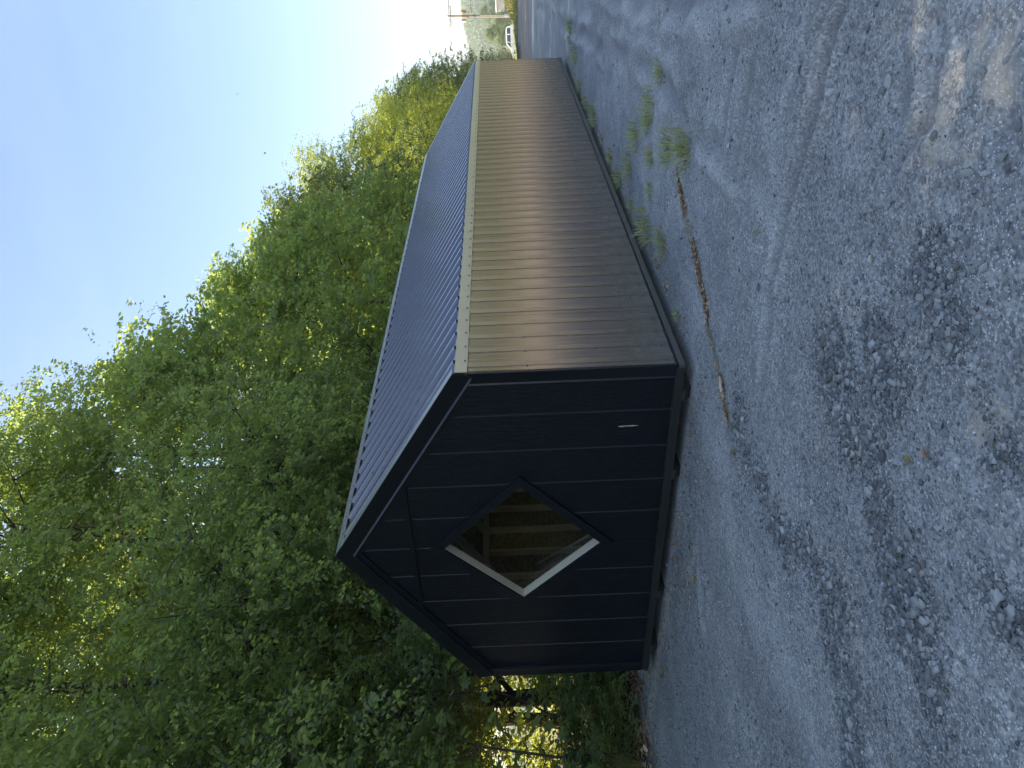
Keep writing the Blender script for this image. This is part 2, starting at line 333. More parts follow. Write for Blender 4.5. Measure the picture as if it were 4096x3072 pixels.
def track_field(x, y, full=False):
    h = np.zeros_like(x); da = np.zeros_like(x); du = np.zeros_like(x)
    for pts, w, dep in TRACKS:
        d = polydist(x + .22 * (fbm(x * 1.6, y * 1.6, 3, 71) - .5), y + .22 * (fbm(x * 1.6, y * 1.6, 3, 72) - .5), pts); g = 1.4 * sstep(.3, .56, fbm(x * 1.5, y * 1.5, 3, 5 + len(pts)))
        e = np.minimum(np.hypot(x - pts[0][0], y - pts[0][1]), np.hypot(x - pts[-1][0], y - pts[-1][1])); g = g * sstep(.05, .8, e)
        h += 1.6 * g * dep * (-np.exp(-(d / w) ** 2) + .75 * np.exp(-((d - 1.9 * w) / (w * .7)) ** 2))
        du = np.maximum(du, 1.3 * g * np.exp(-((d - 1.7 * w) / (w * .8)) ** 2)); da = np.maximum(da, g * np.exp(-(d / (w * .9)) ** 2))  # berms lightened, grooves darkened: track shading put into the ground colour
    return (h, du, da) if full else (h, du)
def terrain(x, y, detail=True):
    drop0 = 66 - 18 * sstep(4.5, 7.5, y) * sstep(30, 45, x)
    z = -1.9 * sstep(0, 30, np.hypot(x + 5, y + 3.4) - drop0) * sstep(-60, 20, x)
    if detail:
        near = 1 - sstep(15, 45, np.hypot(x + 5, y + 3.4))
        n = (fbm(x * 1.1, y * 1.1, 3, 1) - .5) * .05 + (fbm(x * 4.5, y * 4.5, 3, 2) - .5) * .022 + (fbm(x * 15, y * 15, 3, 3) - .5) * .013 + (fbm(x * 48, y * 48, 2, 4) - .5) * .006
        h, _ = track_field(x, y)
        inside = sstep(-.25, .0, x) * (1 - sstep(12.4, 12.7, x)) * sstep(-.2, .02, y) * (1 - sstep(4.1, 4.4, y))
        z = z + (n + h) * near * (1 - inside)
        z = z + .07 * np.exp(-((x - 26.2 - .1 * y) / .55) ** 2) * (1 - sstep(2.6, 4, y)) + .03 * np.exp(-((x - 11.9 - .3 * y) / .3) ** 2) * (1 - sstep(-.4, .1, y))
        z = z + .12 * sstep(5.0, 5.7, y) * sstep(-30, -5, x) * (1 - sstep(50, 60, x)) * (.6 + .8 * fbm(x * .8, y * .8, 3, 9))
    return z
def build_ground():
    az = np.unique(np.concatenate([np.linspace(-2, 70, 360), np.linspace(70, 358, 97)]))
    az = az[:-1]
    rr = [.6]
    while rr[-1] < 690: rr.append(rr[-1] * (1.0085 if 1.5 < rr[-1] < 16 else (1.02 if rr[-1] < 70 else 1.08)))
    rr = np.array(rr); A, Q = np.meshgrid(np.radians(az), rr)
    x = CAM.x + Q * np.cos(A); y = CAM.y + Q * np.sin(A); z = terrain(x, y)
    na, nr = len(az), len(rr)
    V = np.stack([x, y, z], -1).reshape(-1, 3); V = np.vstack([V, [[CAM.x, CAM.y, 0]]])
    i, j = np.meshgrid(np.arange(nr - 1), np.arange(na), indexing='ij'); j2 = (j + 1) % na
    F = np.stack([i * na + j, (i + 1) * na + j, (i + 1) * na + j2, i * na + j2], -1).reshape(-1, 4)
    c = nr * na; T = np.stack([np.full(na, c), np.arange(na), (np.arange(na) + 1) % na], -1)
    loops = np.concatenate([F.ravel(), T.ravel()]); st = np.concatenate([np.arange(len(F)) * 4, len(F) * 4 + np.arange(na) * 3])
    X, Y = V[:, 0], V[:, 1]; n1 = fbm(X * 2.2, Y * 2.2, 4, 21); n3 = fbm(X * 13, Y * 13, 3, 23); n2 = fbm(X * .35, Y * .9, 4, 22)
    _, du, da = track_field(X, Y, True)
    dust = np.clip(.35 * du + 1.0 * sstep(.55, .75, n2) * .45 + .35 * sstep(.58, .7, n1), 0, .8) * (1 - sstep(40, 60, np.hypot(X, Y)))
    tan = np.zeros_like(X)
    for sx, sy, ax, ay in SUN_FLECKS:
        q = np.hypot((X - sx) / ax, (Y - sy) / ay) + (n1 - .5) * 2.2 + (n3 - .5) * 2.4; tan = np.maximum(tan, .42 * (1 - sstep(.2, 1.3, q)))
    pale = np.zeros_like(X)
    pale = np.maximum(pale, 1.0 * np.exp(-((X - 26.2 - .1 * Y) / .75) ** 4) * (1 - sstep(2.0, 3.2, Y + n1)))  # sunlit band across the yard painted as a pale strip
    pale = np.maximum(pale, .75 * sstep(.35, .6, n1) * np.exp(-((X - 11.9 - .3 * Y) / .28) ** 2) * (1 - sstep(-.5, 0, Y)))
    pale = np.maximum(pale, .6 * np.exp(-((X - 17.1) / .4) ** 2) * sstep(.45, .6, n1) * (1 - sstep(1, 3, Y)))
    dist = np.hypot(X + 5, Y + 3.4)
    road = sstep(27.5, 31, X + (n1 - .5) * 3) * (1 - sstep(45, 47, X)) * (1 - sstep(6.5, 8, Y)) * sstep(-60, -40, Y) * .85
    soil = sstep(5.0, 5.5, Y + (n1 - .5) * .8) * sstep(-60, -50, X) * (1 - sstep(58, 64, X)) * (1 - sstep(24, 28, Y))
    field = np.clip(sstep(45.5, 47.5, X) * sstep(-30, -20, Y) + sstep(60, 75, dist) + sstep(22, 27, Y), 0, 1) * (1 - soil)
    field = np.maximum(field, 0)
    me = mesh_np('ground', V, loops, st, 'gravel_ground', {'dust': ('POINT', dust), 'tan': ('POINT', tan), 'road': ('POINT', road), 'pale': ('POINT', pale), 'coarse': ('POINT', np.clip(.3 * coarse_field(X, Y) + .4 * sstep(.5, .7, fbm(X * .7 + 4, Y * 1.1, 4, 91)) * (1 - sstep(8, 30, np.hypot(X + 5, Y + 3.4))), 0, .85)), 'groove_shade': ('POINT', np.clip(.8 * da, 0, .65)), 'soil': ('POINT', soil), 'field': ('POINT', field)}, smooth=True)
    link('ground', me, kind='structure')
build_ground()

def hz(x, y): return float(terrain(np.array([float(x)]), np.array([float(y)]))[0])

# ------------------------------------------------------------------ loose stones and gravel
def build_gravel():
    n = 300000
    r = np.exp(rng.uniform(math.log(1.6), math.log(14), n)); a = np.radians(rng.uniform(0, 68, n))
    x = CAM.x + r * np.cos(a); y = CAM.y + r * np.sin(a)
    band = fbm(x * .9, y * .9, 4, 31); fine = fbm(x * 3.7, y * 3.7, 3, 32)
    dens = 1.15 * sstep(.455, .575, band * .65 + fine * .4) + .03
    dens *= .10 + .90 * sstep(.05, .85, -(x + .2) * .25 + y * .55 + .4)        # coarser to the left of the yard
    cf = coarse_field(x, y); dens = .3 * dens + 1.0 * cf; dens += .3 * np.exp(-(((x + 2.72) / .22) ** 2 + ((y + 2.1) / .16) ** 2)) + .5 * np.exp(-(((x + 2.5) / .3) ** 2 + ((y + 1.7) / .2) ** 2))
    near_shed = (x > -.12) & (x < 12.5) & (y > -.06) & (y < 4.2)
    keep = (rng.random(n) < dens) & ~near_shed & (y < 5.4)
    x, y, r, cf = x[keep], y[keep], r[keep], cf[keep]; n = len(x)
    size = .0024 + .0048 * rng.random(n) ** 2 + .011 * rng.random(n) ** 10
    size *= 1.12 * np.clip(.75 + .06 * r, .8, 1.6) * (.7 + .3 * fbm(x * 1.3, y * 1.3, 2, 33) + .75 * cf)
    z = terrain(x, y)
    cube = np.array([(sx, sy, sz) for sz in (-1, 1) for sx, sy in ((-1, -1), (1, -1), (1, 1), (-1, 1))], float)
    V = cube[None] * rng.uniform(.45, 1.0, (n, 8, 3)) * np.stack([np.ones(n), rng.uniform(.55, .9, n), rng.uniform(.3, .6, n)], -1)[:, None]
    th = rng.uniform(0, 2 * np.pi, n); ct, stn = np.cos(th)[:, None], np.sin(th)[:, None]
    tilt = rng.normal(0, .25, n)[:, None]
    vx, vy, vz = V[..., 0], V[..., 1], V[..., 2]; vz = vz + vx * tilt
    V = np.stack([vx * ct - vy * stn, vx * stn + vy * ct, vz], -1) * size[:, None, None] + np.stack([x, y, z + size * .2], -1)[:, None]
    q = np.array([(0, 3, 2, 1), (4, 5, 6, 7), (0, 1, 5, 4), (1, 2, 6, 5), (2, 3, 7, 6), (3, 0, 4, 7)])
    F = (q[None] + (np.arange(n) * 8)[:, None, None]).reshape(-1, 4)
    tint = np.clip(rng.beta(2, 3, n) * 1.1, 0, .95); tint[(rng.random(n) < .03) & (size < .0075)] = .99
    me = mesh_np('gravel', V.reshape(-1, 3), F.ravel(), np.arange(len(F)) * 4, 'gravel_stones', {'tint': ('FACE', np.repeat(tint, 6))})
    link('gravel', me, label='loose grey slate gravel strewn over the yard', cat='gravel', kind='stuff')
build_gravel()
def rock_mesh(name, mat, flat=.55, seed=0, facet=5):
    r = random.Random(seed); bm = bmesh.new(); bmesh.ops.create_icosphere(bm, subdivisions=2, radius=1)
    for _ in range(facet + 3):
        nrm = Vector((r.gauss(0, 1), r.gauss(0, 1), r.gauss(0, 1))).normalized(); d = r.uniform(.5, .8)
        for v in bm.verts:
            e = v.co.dot(nrm) - d
            if e > 0: v.co -= nrm * e
    for v in bm.verts: v.co += Vector((r.uniform(-.04, .04) for _ in range(3))); v.co.z *= flat
    me = bpy.data.meshes.new(name); bm.to_mesh(me); bm.free(); me.materials.append(MATS[mat]); return me
def build_stones():
    slate = [rock_mesh('stone', 'slate_stone', random.uniform(.4, .7), s) for s in range(8)]
    notable = [  # x, y, size, material, label
        (-1.22, -.38, .030, 'white_stone', 'chalk white stone on the gravel just beyond the end of the straw strip'),
        (-2.25, -2.0, .019, 'white_stone', 'cream white pebble alone in the middle of the open tracked gravel'),
        (-1.9, -2.18, .014, 'white_stone', 'small white pebble between the tyre tracks in front of the shed'),
        (-1.62, -2.24, .026, 'slate_stone', 'flat pale grey stone beside the tyre track farthest from the shed corner'),
        (-1.09, -2.5, .030, 'dark_stone', 'black stone lying alone on smooth gravel far from the straw strip'),
        (-2.27, -2.78, .022, 'slate_stone', 'grey stone on the dusty gravel above the curved tyre ripples'),
        (-2.56, -2.25, .016, 'white_stone', 'whitish stone at the tip of the coarse stone heap near the camera'),
        (-2.70, -2.11, .026, 'slate_stone', 'square grey stone inside the coarse stone heap near the camera'),
        (-2.78, -2.06, .030, 'slate_stone', 'largest flat slate of the coarse stone heap near the camera'),
        (-2.94, -2.29, .020, 'slate_stone', 'rounded grey stone off the edge of the coarse stone heap'),
        (-3.18, -2.04, .022, 'slate_stone', 'grey stone nearest to the camera at the foot of the picture'),
        (-2.61, -1.65, .028, 'dark_stone', 'dark broken stone beside a pale chip in the middle of the gravel'),
        (-2.30, -.67, .020, 'white_stone', 'white chip with dark lines lying left of the painted sun fleck'),
        (-2.52, -1.26, .018, 'white_stone', 'pale pinkish stone at the edge of the coarse gravel band'),
        (-3.04, -1.21, .036, 'slate_stone', 'largest grey slate lump in the coarse gravel near the painted sun fleck'),
        (-3.08, -1.30, .026, 'slate_stone', 'smooth oval grey stone next to the largest slate lump'),
        (-3.15, -1.13, .024, 'brown_stone', 'rounded brown stone beside a white chip in the coarse gravel'),
        (-3.12, -1.08, .018, 'white_stone', 'white chip touching the rounded brown stone'),
        (-2.51, -1.17, .028, 'dark_stone', 'long dark slate piece above the leaf scraps on the gravel'),
        (-2.73, -1.34, .026, 'dark_stone', 'dark blocky stone below the long dark slate piece'),
        (-3.26, -.86, .026, 'slate_stone', 'pale slate flake in the coarse gravel at the lower left of the yard'),
        (-3.31, -.86, .024, 'slate_stone', 'greenish grey slate flake beside the pale flake at lower left'),
        (-3.24, -1.84, .030, 'slate_stone', 'grey stone pile piece at the very bottom beside a painted sun fleck'),
        (-.18, -1.85, .022, 'white_stone', 'white stone past the grass tufts on the dusty track'),
    ]
    extra = {mm: rock_mesh('stone', mm, .6, 40 + i) for i, mm in enumerate(('white_stone', 'dark_stone', 'brown_stone'))}
    for i, (x, y, s, mm, lab) in enumerate(notable):
        me = extra.get(mm) or slate[i % 8]
        link('stone', me, None, lab, 'stone', 'loose stones on the yard', None, (x, y, hz(x, y) + s * .25), (0, 0, random.uniform(0, 6)), (s * random.uniform(.85, 1.3), s * random.uniform(.65, .9), s))
    k = 0
    while k < 255:
        r = math.exp(random.uniform(math.log(2.0), math.log(7))); a = math.radians(random.uniform(6, 64)); x = CAM.x + r * math.cos(a); y = CAM.y + r * math.sin(a)
        if x > -.3 and y > -.25 and y < 4.3: continue
        b = float(fbm(np.array([x * .9]), np.array([y * .9]), 4, 31)[0])
        if random.random() > (.12 + 2.8 * max(0, b - .44)) * (.5 if y < -1.4 else 1) and math.hypot(x + 2.72, y + 2.1) > .25: continue
        s = random.uniform(.012, .021) * (1.25 if random.random() < .12 else 1)
        link('stone', slate[k % 8], None, 'loose grey slate stone lying among the gravel of the yard', 'stone', 'loose stones on the yard', None, (x, y, hz(x, y) + s * .22), (random.uniform(-.2, .2), random.uniform(-.2, .2), random.uniform(0, 6)), (s * random.uniform(.9, 1.5), s * random.uniform(.6, 1), s))
        k += 1
build_stones()
# ------------------------------------------------------------------ the shed
W, L, H0, HE, HR = 4.068, 12.34, .152, 1.976, 3.245
SL = (HR - HE) / (W / 2); TH = math.atan(SL); CT, ST = math.cos(TH), math.sin(TH); RL = math.hypot(W / 2, HR - HE)
def roof_z(y): return HE + SL * (y if y < W / 2 else W - y)
WC, WZ, WH = 2.012, 1.459, .80       # diamond window: centre, half diagonal of the hole
def pan_profile(n):
    out = [(0, 0)]
    for k in range(n):
        c = .1143 + .2286 * k
        out += [(c - .089, 0), (c - .083, 0.003), (c - .071, 0.003), (c - .065, 0)] if True else []
        out += [(c - .042, 0), (c - .018, .025), (c + .018, .025), (c + .042, 0)]
        out += [(c + .065, 0), (c + .071, 0.003), (c + .083, 0.003), (c + .089, 0)]
    return out + [(.2286 * n, 0)]
def panel_mesh(name, mat, length, n=4, nv=1):
    """ribbed sheet: local x across the ribs, local z along them, ribs stand out to -y; both faces, 1 mm sheet"""
    pr = pan_profile(n); vs = []; fs = []; c = len(pr); rows = nv + 1
    for side in (0, 1):
        for j in range(rows):
            for s, h in pr: vs.append((s, -h + side * .0012, length * j / nv))
    for side in (0, 1):
        o = side * rows * c
        for j in range(nv):
            for i in range(c - 1):
                q = (o + j * c + i, o + j * c + i + 1, o + (j + 1) * c + i + 1, o + (j + 1) * c + i); fs.append(q if side == 0 else q[::-1])
    b = rows * c
    for i in range(c - 1):
        fs.append((i, b + i, b + i + 1, i + 1)); t = (rows - 1) * c; fs.append((t + i, t + i + 1, b + t + i + 1, b + t + i))
    return mesh_from(name, vs, fs, mat)
def build_shed():
    shed = thing('storage_shed', 'long black metal-clad storage shed with a diamond window in its gable', 'shed')
    # floor, runners, skirts
    MB().box((.01, .01, .09), (L - .01, W - .01, .148)).obj('floor', 'floor_ply', shed)
    for yc in (.275, 1.155, 2.80, 3.71):
        MB().prism([(-.035, .09), (-.035, .055), (.03, -.012), (L - .03, -.012), (L + .02, .05), (L + .02, .09)], 'y', yc - .055, yc + .055).obj('runner', 'runner_wood', shed, bevel=.003)
    MB().box((-.03, -.038, .082), (L + .02, -.004, .131)).obj('skirt_board', 'skirt_wood', shed, bevel=.003)
    MB().box((-.032, -.002, .078), (-.002, W + .0, .150)).obj('skirt_board', 'black_wood', shed, bevel=.003)
    MB().box((-.03, W + .004, .082), (L + .02, W + .038, .131)).obj('skirt_board', 'skirt_wood', shed, bevel=.003)
    MB().box((L + .002, -.002, .078), (L + .03, W, .150)).obj('skirt_board', 'black_wood', shed, bevel=.003)
    for y0, y1 in ((-.034, -.002), (W + .002, W + .034)):
        MB().box((-.012, y0, .1325), (L, y1, .153)).obj('base_trim', 'black_trim', shed)
    # long walls: ribbed steel sheets
    wall_me = panel_mesh('wall_panel', 'clad_metal', HE - .06 - H0, 4, 6); part_me = panel_mesh('wall_panel', 'clad_metal', HE - .06 - H0, 2, 6)
    for i in range(14):
        x = .0357 + .9144 * i; me = wall_me if i < 13 else part_me; z = H0 + random.uniform(-.001, .001)
        if i == 13: x -= .001
        link('wall_panel', me, shed, loc=(x, -.006 - .0013 * (i % 2), z))
        if i not in (4, 5, 6, 7, 8, 9): link('wall_panel', me, shed, loc=(x + (.9144 if i < 13 else .4572), W + .006 + .0013 * (i % 2), z), rot=(0, 0, math.pi))  # gap added in the unseen back wall to light the interior
    # wall core: studs, sheathing
    MB().box((.015, .002, H0), (L - .015, .013, HE - .02)).obj('sheathing', 'strand_board', shed)
    MB().box((.015, W - .013, H0), (3.69, W - .002, HE - .02)).obj('sheathing', 'strand_board', shed)
    MB().box((9.18, W - .013, H0), (L - .015, W - .002, HE - .02)).obj('sheathing', 'strand_board', shed)
    stud = MB().box((-.019, -.0445, H0), (.019, .0445, HE - .1)).mesh('stud', 'bare_pine')
    for k in range(30):
        for y in (.059, W - .059):
            if y > 1 and 3.7 < .12 + .4064 * k < 9.18: continue
            link('stud', stud, shed, loc=(.12 + .4064 * k, y, 0))
    for y in (.059, W - .059):
        MB().box((.09, y - .0445, HE - .098), (L - .09, y + .0445, HE - .022)).obj('top_plate', 'bare_pine', shed)
    for k in range(20):
        x = .3 + .6096 * k
        for s in (0, 1):
            y0, y1 = (.02, W / 2 - .002) if s == 0 else (W - .02, W / 2 + .002)
            MB().prism([(y0, roof_z(y0) - .145), (y1, HR - .145), (y1, HR - .03), (y0, roof_z(y0) - .03)], 'x', x, x + .038).obj('rafter', 'bare_pine', shed)
    for s in (0, 1):
        f = (lambda y: y) if s == 0 else (lambda y: W - y)
        MB().prism([(f(.0), HE - .028), (f(W / 2 - .001), HR - .028), (f(W / 2 - .001), HR - .016), (f(.0), HE - .016)], 'x', .012, L - .012).obj('roof_sheathing', 'strand_board', shed)
    # roof: ribbed steel sheets, both slopes
    rme = panel_mesh('roof_panel', 'roof_metal', RL + .02, 4, 4); rpe = panel_mesh('roof_panel', 'roof_metal', RL + .02, 2, 4)
    for i in range(14):
        x = .0357 + .9144 * i; me = rme if i < 13 else rpe; lift = .0013 * (i % 2)
        # local z runs up the slope, local -y (ribs) points out of the roof
        ang = -(math.pi / 2 - TH)
        n = Vector((0, -ST, CT)); p = Vector((x, 0, HE)) + n * (.004 + lift) - Vector((0, CT, ST)) * .03
        o = link('roof_panel', me, shed, loc=p, rot=(ang, 0, 0))
        n2 = Vector((0, ST, CT)); p2 = Vector((x + (.9144 if i < 13 else .4572), W, HE)) + n2 * (.004 + lift) - Vector((0, -CT, ST)) * .03
        link('roof_panel', me, shed, loc=p2, rot=(ang, 0, math.pi))
    # ridge cap in four lengths
    for i in range(4):
        x0, x1 = -.025 + i * 3.1, min(-.025 + (i + 1) * 3.1 + .04, L + .025); e = .0012 * (i % 2); off = .029 + e
        yc, zt = W / 2, HR + (off + .004) / CT; w = .145
        a = [(yc - w * CT, zt - w * ST), (yc - .02 * CT, zt - .02 * ST + .0), (yc, zt - .004), (yc + .02 * CT, zt - .02 * ST), (yc + w * CT, zt - w * ST)]
        lip = [(a[0][0] + .004, a[0][1] - .009), *a, (a[-1][0] - .004, a[-1][1] - .009)]
        poly = lip + [(p[0], p[1] - .0016) for p in lip[::-1]]
        MB().prism(poly, 'x', x0, x1).obj('ridge_cap', 'cap_metal', shed)
    # eave trim in three lengths, both sides
    for s in (0, 1):
        for i in range(3):
            x0, x1 = -.012 + i * 4.13, min(-.012 + (i + 1) * 4.13 + .05, L + .012); e = .0014 * (i % 2)
            y = -.0325 - e; g = [(y, HE - .112), (y - .002, HE - .010), (y + .012, HE - .002), (y + .0325, HE + .001)]
            g = g + [(q[0] + .0012, q[1] - .0012) for q in g[::-1]]
            if s: g = [(W - q[0], q[1]) for q in g]
            MB().prism(g, 'x', x0, x1).obj('eave_trim', 'trim_metal', shed)
    # gable siding boards (both ends); the near one is cut by the window
    cuts = [.03] + [.434 + .3945 * k for k in range(9)] + [W - .03]
    def board(y0, y1, near, half):
        ys = sorted({y0, y1, *[q for q in (W / 2, *((WC - WH, WC, WC + WH) if near else (.73, 3.35))) if y0 < q < y1]})
        mb = MB()
        for a, b in zip(ys[:-1], ys[1:]):
            def seg(lo_a, lo_b, hi_a, hi_b):
                if hi_a - lo_a < .002 and hi_b - lo_b < .002: return
                mb.prism([(a, lo_a), (b, lo_b), (b, hi_b), (a, hi_a)], 'x', 0, .0105)
            ra, rb = roof_z(a) - .02, roof_z(b) - .02
            mid = (a + b) / 2
            if not near and .73 < mid < 3.35: seg(H0 + 2.05, H0 + 2.05, ra, rb)  # doorway added in the unseen far gable to let light inside
            elif near and WC - WH < mid < WC + WH:
                da, db = WH - abs(a - WC), WH - abs(b - WC)
                
                if half != 1: seg(H0, H0, WZ - da, WZ - db)
                if half != 0: seg(WZ + da, WZ + db, ra, rb)
            else: seg(H0, H0, ra, rb)
        return mb
    for near, i, half in [(n, i, h) for n in (True, False) for i in range(10) for h in ((0, 1) if n and cuts[i + 1] - .013 < WC + WH and cuts[i] > WC - WH else (2,))]:
            y0 = cuts[i]; y1 = cuts[i + 1] - .016
            mb = board(y0, y1, near, half)
            # slanted edge of the ship-lap, its sky-lit line put into a lighter colour
            me = mb.mesh('siding_board', 'black_siding')
            bm = bmesh.new(); bm.from_mesh(me); bmesh.ops.remove_doubles(bm, verts=bm.verts, dist=1e-5)
            dl = {}
            for f in bm.faces:
                key = tuple(sorted(v.index for v in f.verts)); dl.setdefault(key, []).append(f)
            bmesh.ops.delete(bm, geom=[f for fl in dl.values() if len(fl) > 1 for f in fl], context='FACES_ONLY')
            for v in bm.verts:
                if abs(v.co.x) < 1e-6 and abs(v.co.y - y0) < 1e-5 and i > 0: v.co.y += .004
            bmesh.ops.recalc_face_normals(bm, faces=bm.faces); me.materials.append(MATS['lit_siding_edge'])
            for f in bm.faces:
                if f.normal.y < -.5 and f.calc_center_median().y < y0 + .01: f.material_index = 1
            bm.to_mesh(me); bm.free()
            if near: link('siding_board', me, shed)
            else: link('siding_board', me, shed, loc=(L, 0, 0), scale=(-1, 1, 1))
    # backing behind the laps
    mb = MB()
    hb = WH - .004
    for a, b in ((.02, WC - hb), (WC - hb, WC), (WC, W / 2), (W / 2, WC + hb), (WC + hb, W - .02)):
        da, db = max(0, hb - abs(a - WC)), max(0, hb - abs(b - WC))
        if da or db:
            mb.prism([(a, H0), (b, H0), (b, WZ - db), (a, WZ - da)], 'x', .0107, .022); mb.prism([(a, WZ + da), (b, WZ + db), (b, roof_z(b) - .025), (a, roof_z(a) - .025)], 'x', .0107, .022)
        else: mb.prism([(a, H0), (b, H0), (b, roof_z(b) - .025), (a, roof_z(a) - .025)], 'x', .0107, .022)
    mb.obj('gable_sheathing', 'black_wood', shed)
    MB().prism([(.02, H0), (.73, H0), (.73, H0 + 2.05), (3.35, H0 + 2.05), (3.35, H0), (W - .02, H0), (W - .02, HE - .03), (W / 2, HR - .03), (.02, HE - .03)], 'x', L - .022, L - .0107).obj('gable_sheathing', 'strand_board', shed)
    # gable trims: seam band, rake metal with lip, inner rake board, corner metal with lip
    def zin(y, perp): return roof_z(y) - perp / CT
    for xs in (1, -1):
        X = (lambda t: t) if xs == 1 else (lambda t: L - t)
        b0 = (2.505 + .19 / CT - HE) / SL
        MB().prism([(b0, 2.505), (W - b0, 2.505), (W - b0 - .07, 2.551), (b0 + .07, 2.551)], 'x', X(-.022), X(-.0008)).obj('seam_band', 'black_siding', shed)
        for s in (0, 1):
            f = (lambda y: y) if s == 0 else (lambda y: W - y)
            ya, yb = -.033, W / 2
            sec = [(f(ya), zin(ya, -.026)), (f(yb), zin(yb, -.026)), (f(yb), zin(yb, .118)), (f(ya + .033), zin(ya + .033, .118))]
            MB().prism(sec, 'x', X(-.034), X(-.014)).obj('rake_trim', 'black_trim', shed)
            MB().prism([(f(ya), zin(ya, -.0285)), (f(yb), zin(yb, -.0285)), (f(yb), zin(yb, -.0275)), (f(ya), zin(ya, -.0275))], 'x', X(-.033), X(.055)).obj('rake_flange', 'trim_metal', shed)
            la = .018
            v = [(X(-.034), f(la), zin(la, .1185)), (X(-.034), f(yb), zin(yb, .1185)), (X(-.046), f(yb), zin(yb, .134)), (X(-.046), f(la - .005), zin(la - .005, .134)),
                 (X(-.014), f(la), zin(la, .1185)), (X(-.014), f(yb), zin(yb, .1185)), (X(-.014), f(yb), zin(yb, .136)), (X(-.014), f(la - .005), zin(la - .005, .136))]
            MB().add(v, [(0, 1, 2, 3), (4, 7, 6, 5), (0, 4, 5, 1), (3, 2, 6, 7), (0, 3, 7, 4), (1, 5, 6, 2)]).obj('rake_lip', 'lip_metal', shed)
            yl = .092
            MB().prism([(f(yl), zin(yl, .1365)), (f(yb), zin(yb, .1365)), (f(yb), zin(yb, .192)), (f(yl), zin(yl, .192))], 'x', X(-.018), X(-.001)).obj('rake_board', 'black_siding', shed)
            top = HE - .005
            MB().prism([(f(-.026), .153), (f(.074), .153), (f(.074), zin(.074, .119)), (f(.0), HE - .116), (f(-.026), HE - .116)], 'x', X(-.026), X(-.001)).obj('corner_trim', 'black_trim', shed)
            v = [(X(-.026), f(.0745), .154), (X(-.026), f(.0745), zin(.08, .14)), (X(-.034), f(.0885), zin(.08, .14)), (X(-.034), f(.0885), .154),
                 (X(-.001), f(.0745), .154), (X(-.001), f(.0745), zin(.08, .14)), (X(-.001), f(.0905), zin(.08, .14)), (X(-.001), f(.0905), .154)]
            MB().add(v, [(0, 3, 2, 1), (4, 5, 6, 7), (0, 1, 5, 4), (3, 7, 6, 2), (0, 4, 7, 3), (1, 2, 6, 5)]).obj('corner_lip', 'lip_metal', shed)
    # torn-open patch of siding paint
    MB().prism([(.598, .42), (.603, .47), (.600, .53), (.606, .57), (.597, .60), (.594, .52), (.592, .46)], 'x', -.0022, .001).obj('bare_gash', 'jamb_pine', shed)
    # diamond window
    gl = MB().prism([(WC, WZ - .765), (WC + .765, WZ), (WC, WZ + .765), (WC - .765, WZ)], 'x', .1, .104)
    win = gl.obj('window', 'window_glass', shed)
    def ring_board(h_out, h_in, q, x0, x1):
        c = [(0, -1), (1, 0), (0, 1), (-1, 0)]; (a, b), (c2, d) = c[q], c[(q + 1) % 4]
        return MB().prism([(WC + a * h_out, WZ + b * h_out), (WC + c2 * h_out, WZ + d * h_out), (WC + c2 * h_in, WZ + d * h_in), (WC + a * h_in, WZ + b * h_in)], 'x', x0, x1)
    for q in range(4):
        ring_board(.893, .768, q, -.026 - (.004 if q in (1, 3) else 0), -.0008).obj('trim_board', 'black_siding', win, bevel=.0015)
        ring_board(.7985, .766, q, .0005, .0995).obj('jamb_board', 'jamb_pine', win, bevel=.001)
    # screws
    scr = MB().lathe([(.0075, 0), (.0075, .002), (.0048, .0025), (.0048, .006), (.003, .0075)], 8).mesh('screw', 'screw_metal')
    toy = (math.pi / 2, 0, 0)
    for k in range(53):
        x = .15 + .2286 * k
        link('screw', scr, shed, loc=(x + .01, -.0355, 1.888 + random.uniform(-.004, .004)), rot=toy)
        for z in (1.371, .777, .205): link('screw', scr, shed, loc=(x - .062, -.0075, z + random.uniform(-.006, .006)), rot=toy)
    n = Vector((0, -ST, CT)); up = Vector((0, CT, ST)); rr = (TH, 0, 0)
    for k in range(34):
        p = Vector((.15 + .2286 * k, 0, HE)) + up * (RL - .118) + n * .034
        link('screw', scr, shed, loc=p, rot=rr)
    for k in range(13):
        for u in (.75, 1.45):
            p = Vector((.15 + .2286 * k - .062, 0, HE)) + up * u + n * .0055; link('screw', scr, shed, loc=p, rot=rr)
    tox = (0, -math.pi / 2, 0)
    for z in (.21, .78, 1.37): link('screw', scr, shed, loc=(-.026, .055, z), rot=tox)
    for t in (.06, .3, .55, .78, .98):
        y = t * W / 2; link('screw', scr, shed, loc=(-.034, y, zin(y, .1)), rot=tox)
    return shed
build_shed()
for i, (y, dx) in enumerate(((.0, 0), (.12, .25))):
    lab = ('thin bare board leaning inside the shed, seen low through the diamond window', 'second thin bare board leaning beside the first inside the shed window')[i]
    MB().tube([(1.02 + y, 2.75, .15), (1.3 + y * 1.4, W - .13, 1.25)], .018, 4).obj('loose_board', 'bare_pine', label=lab, cat='board', group='boards leaning inside the shed')

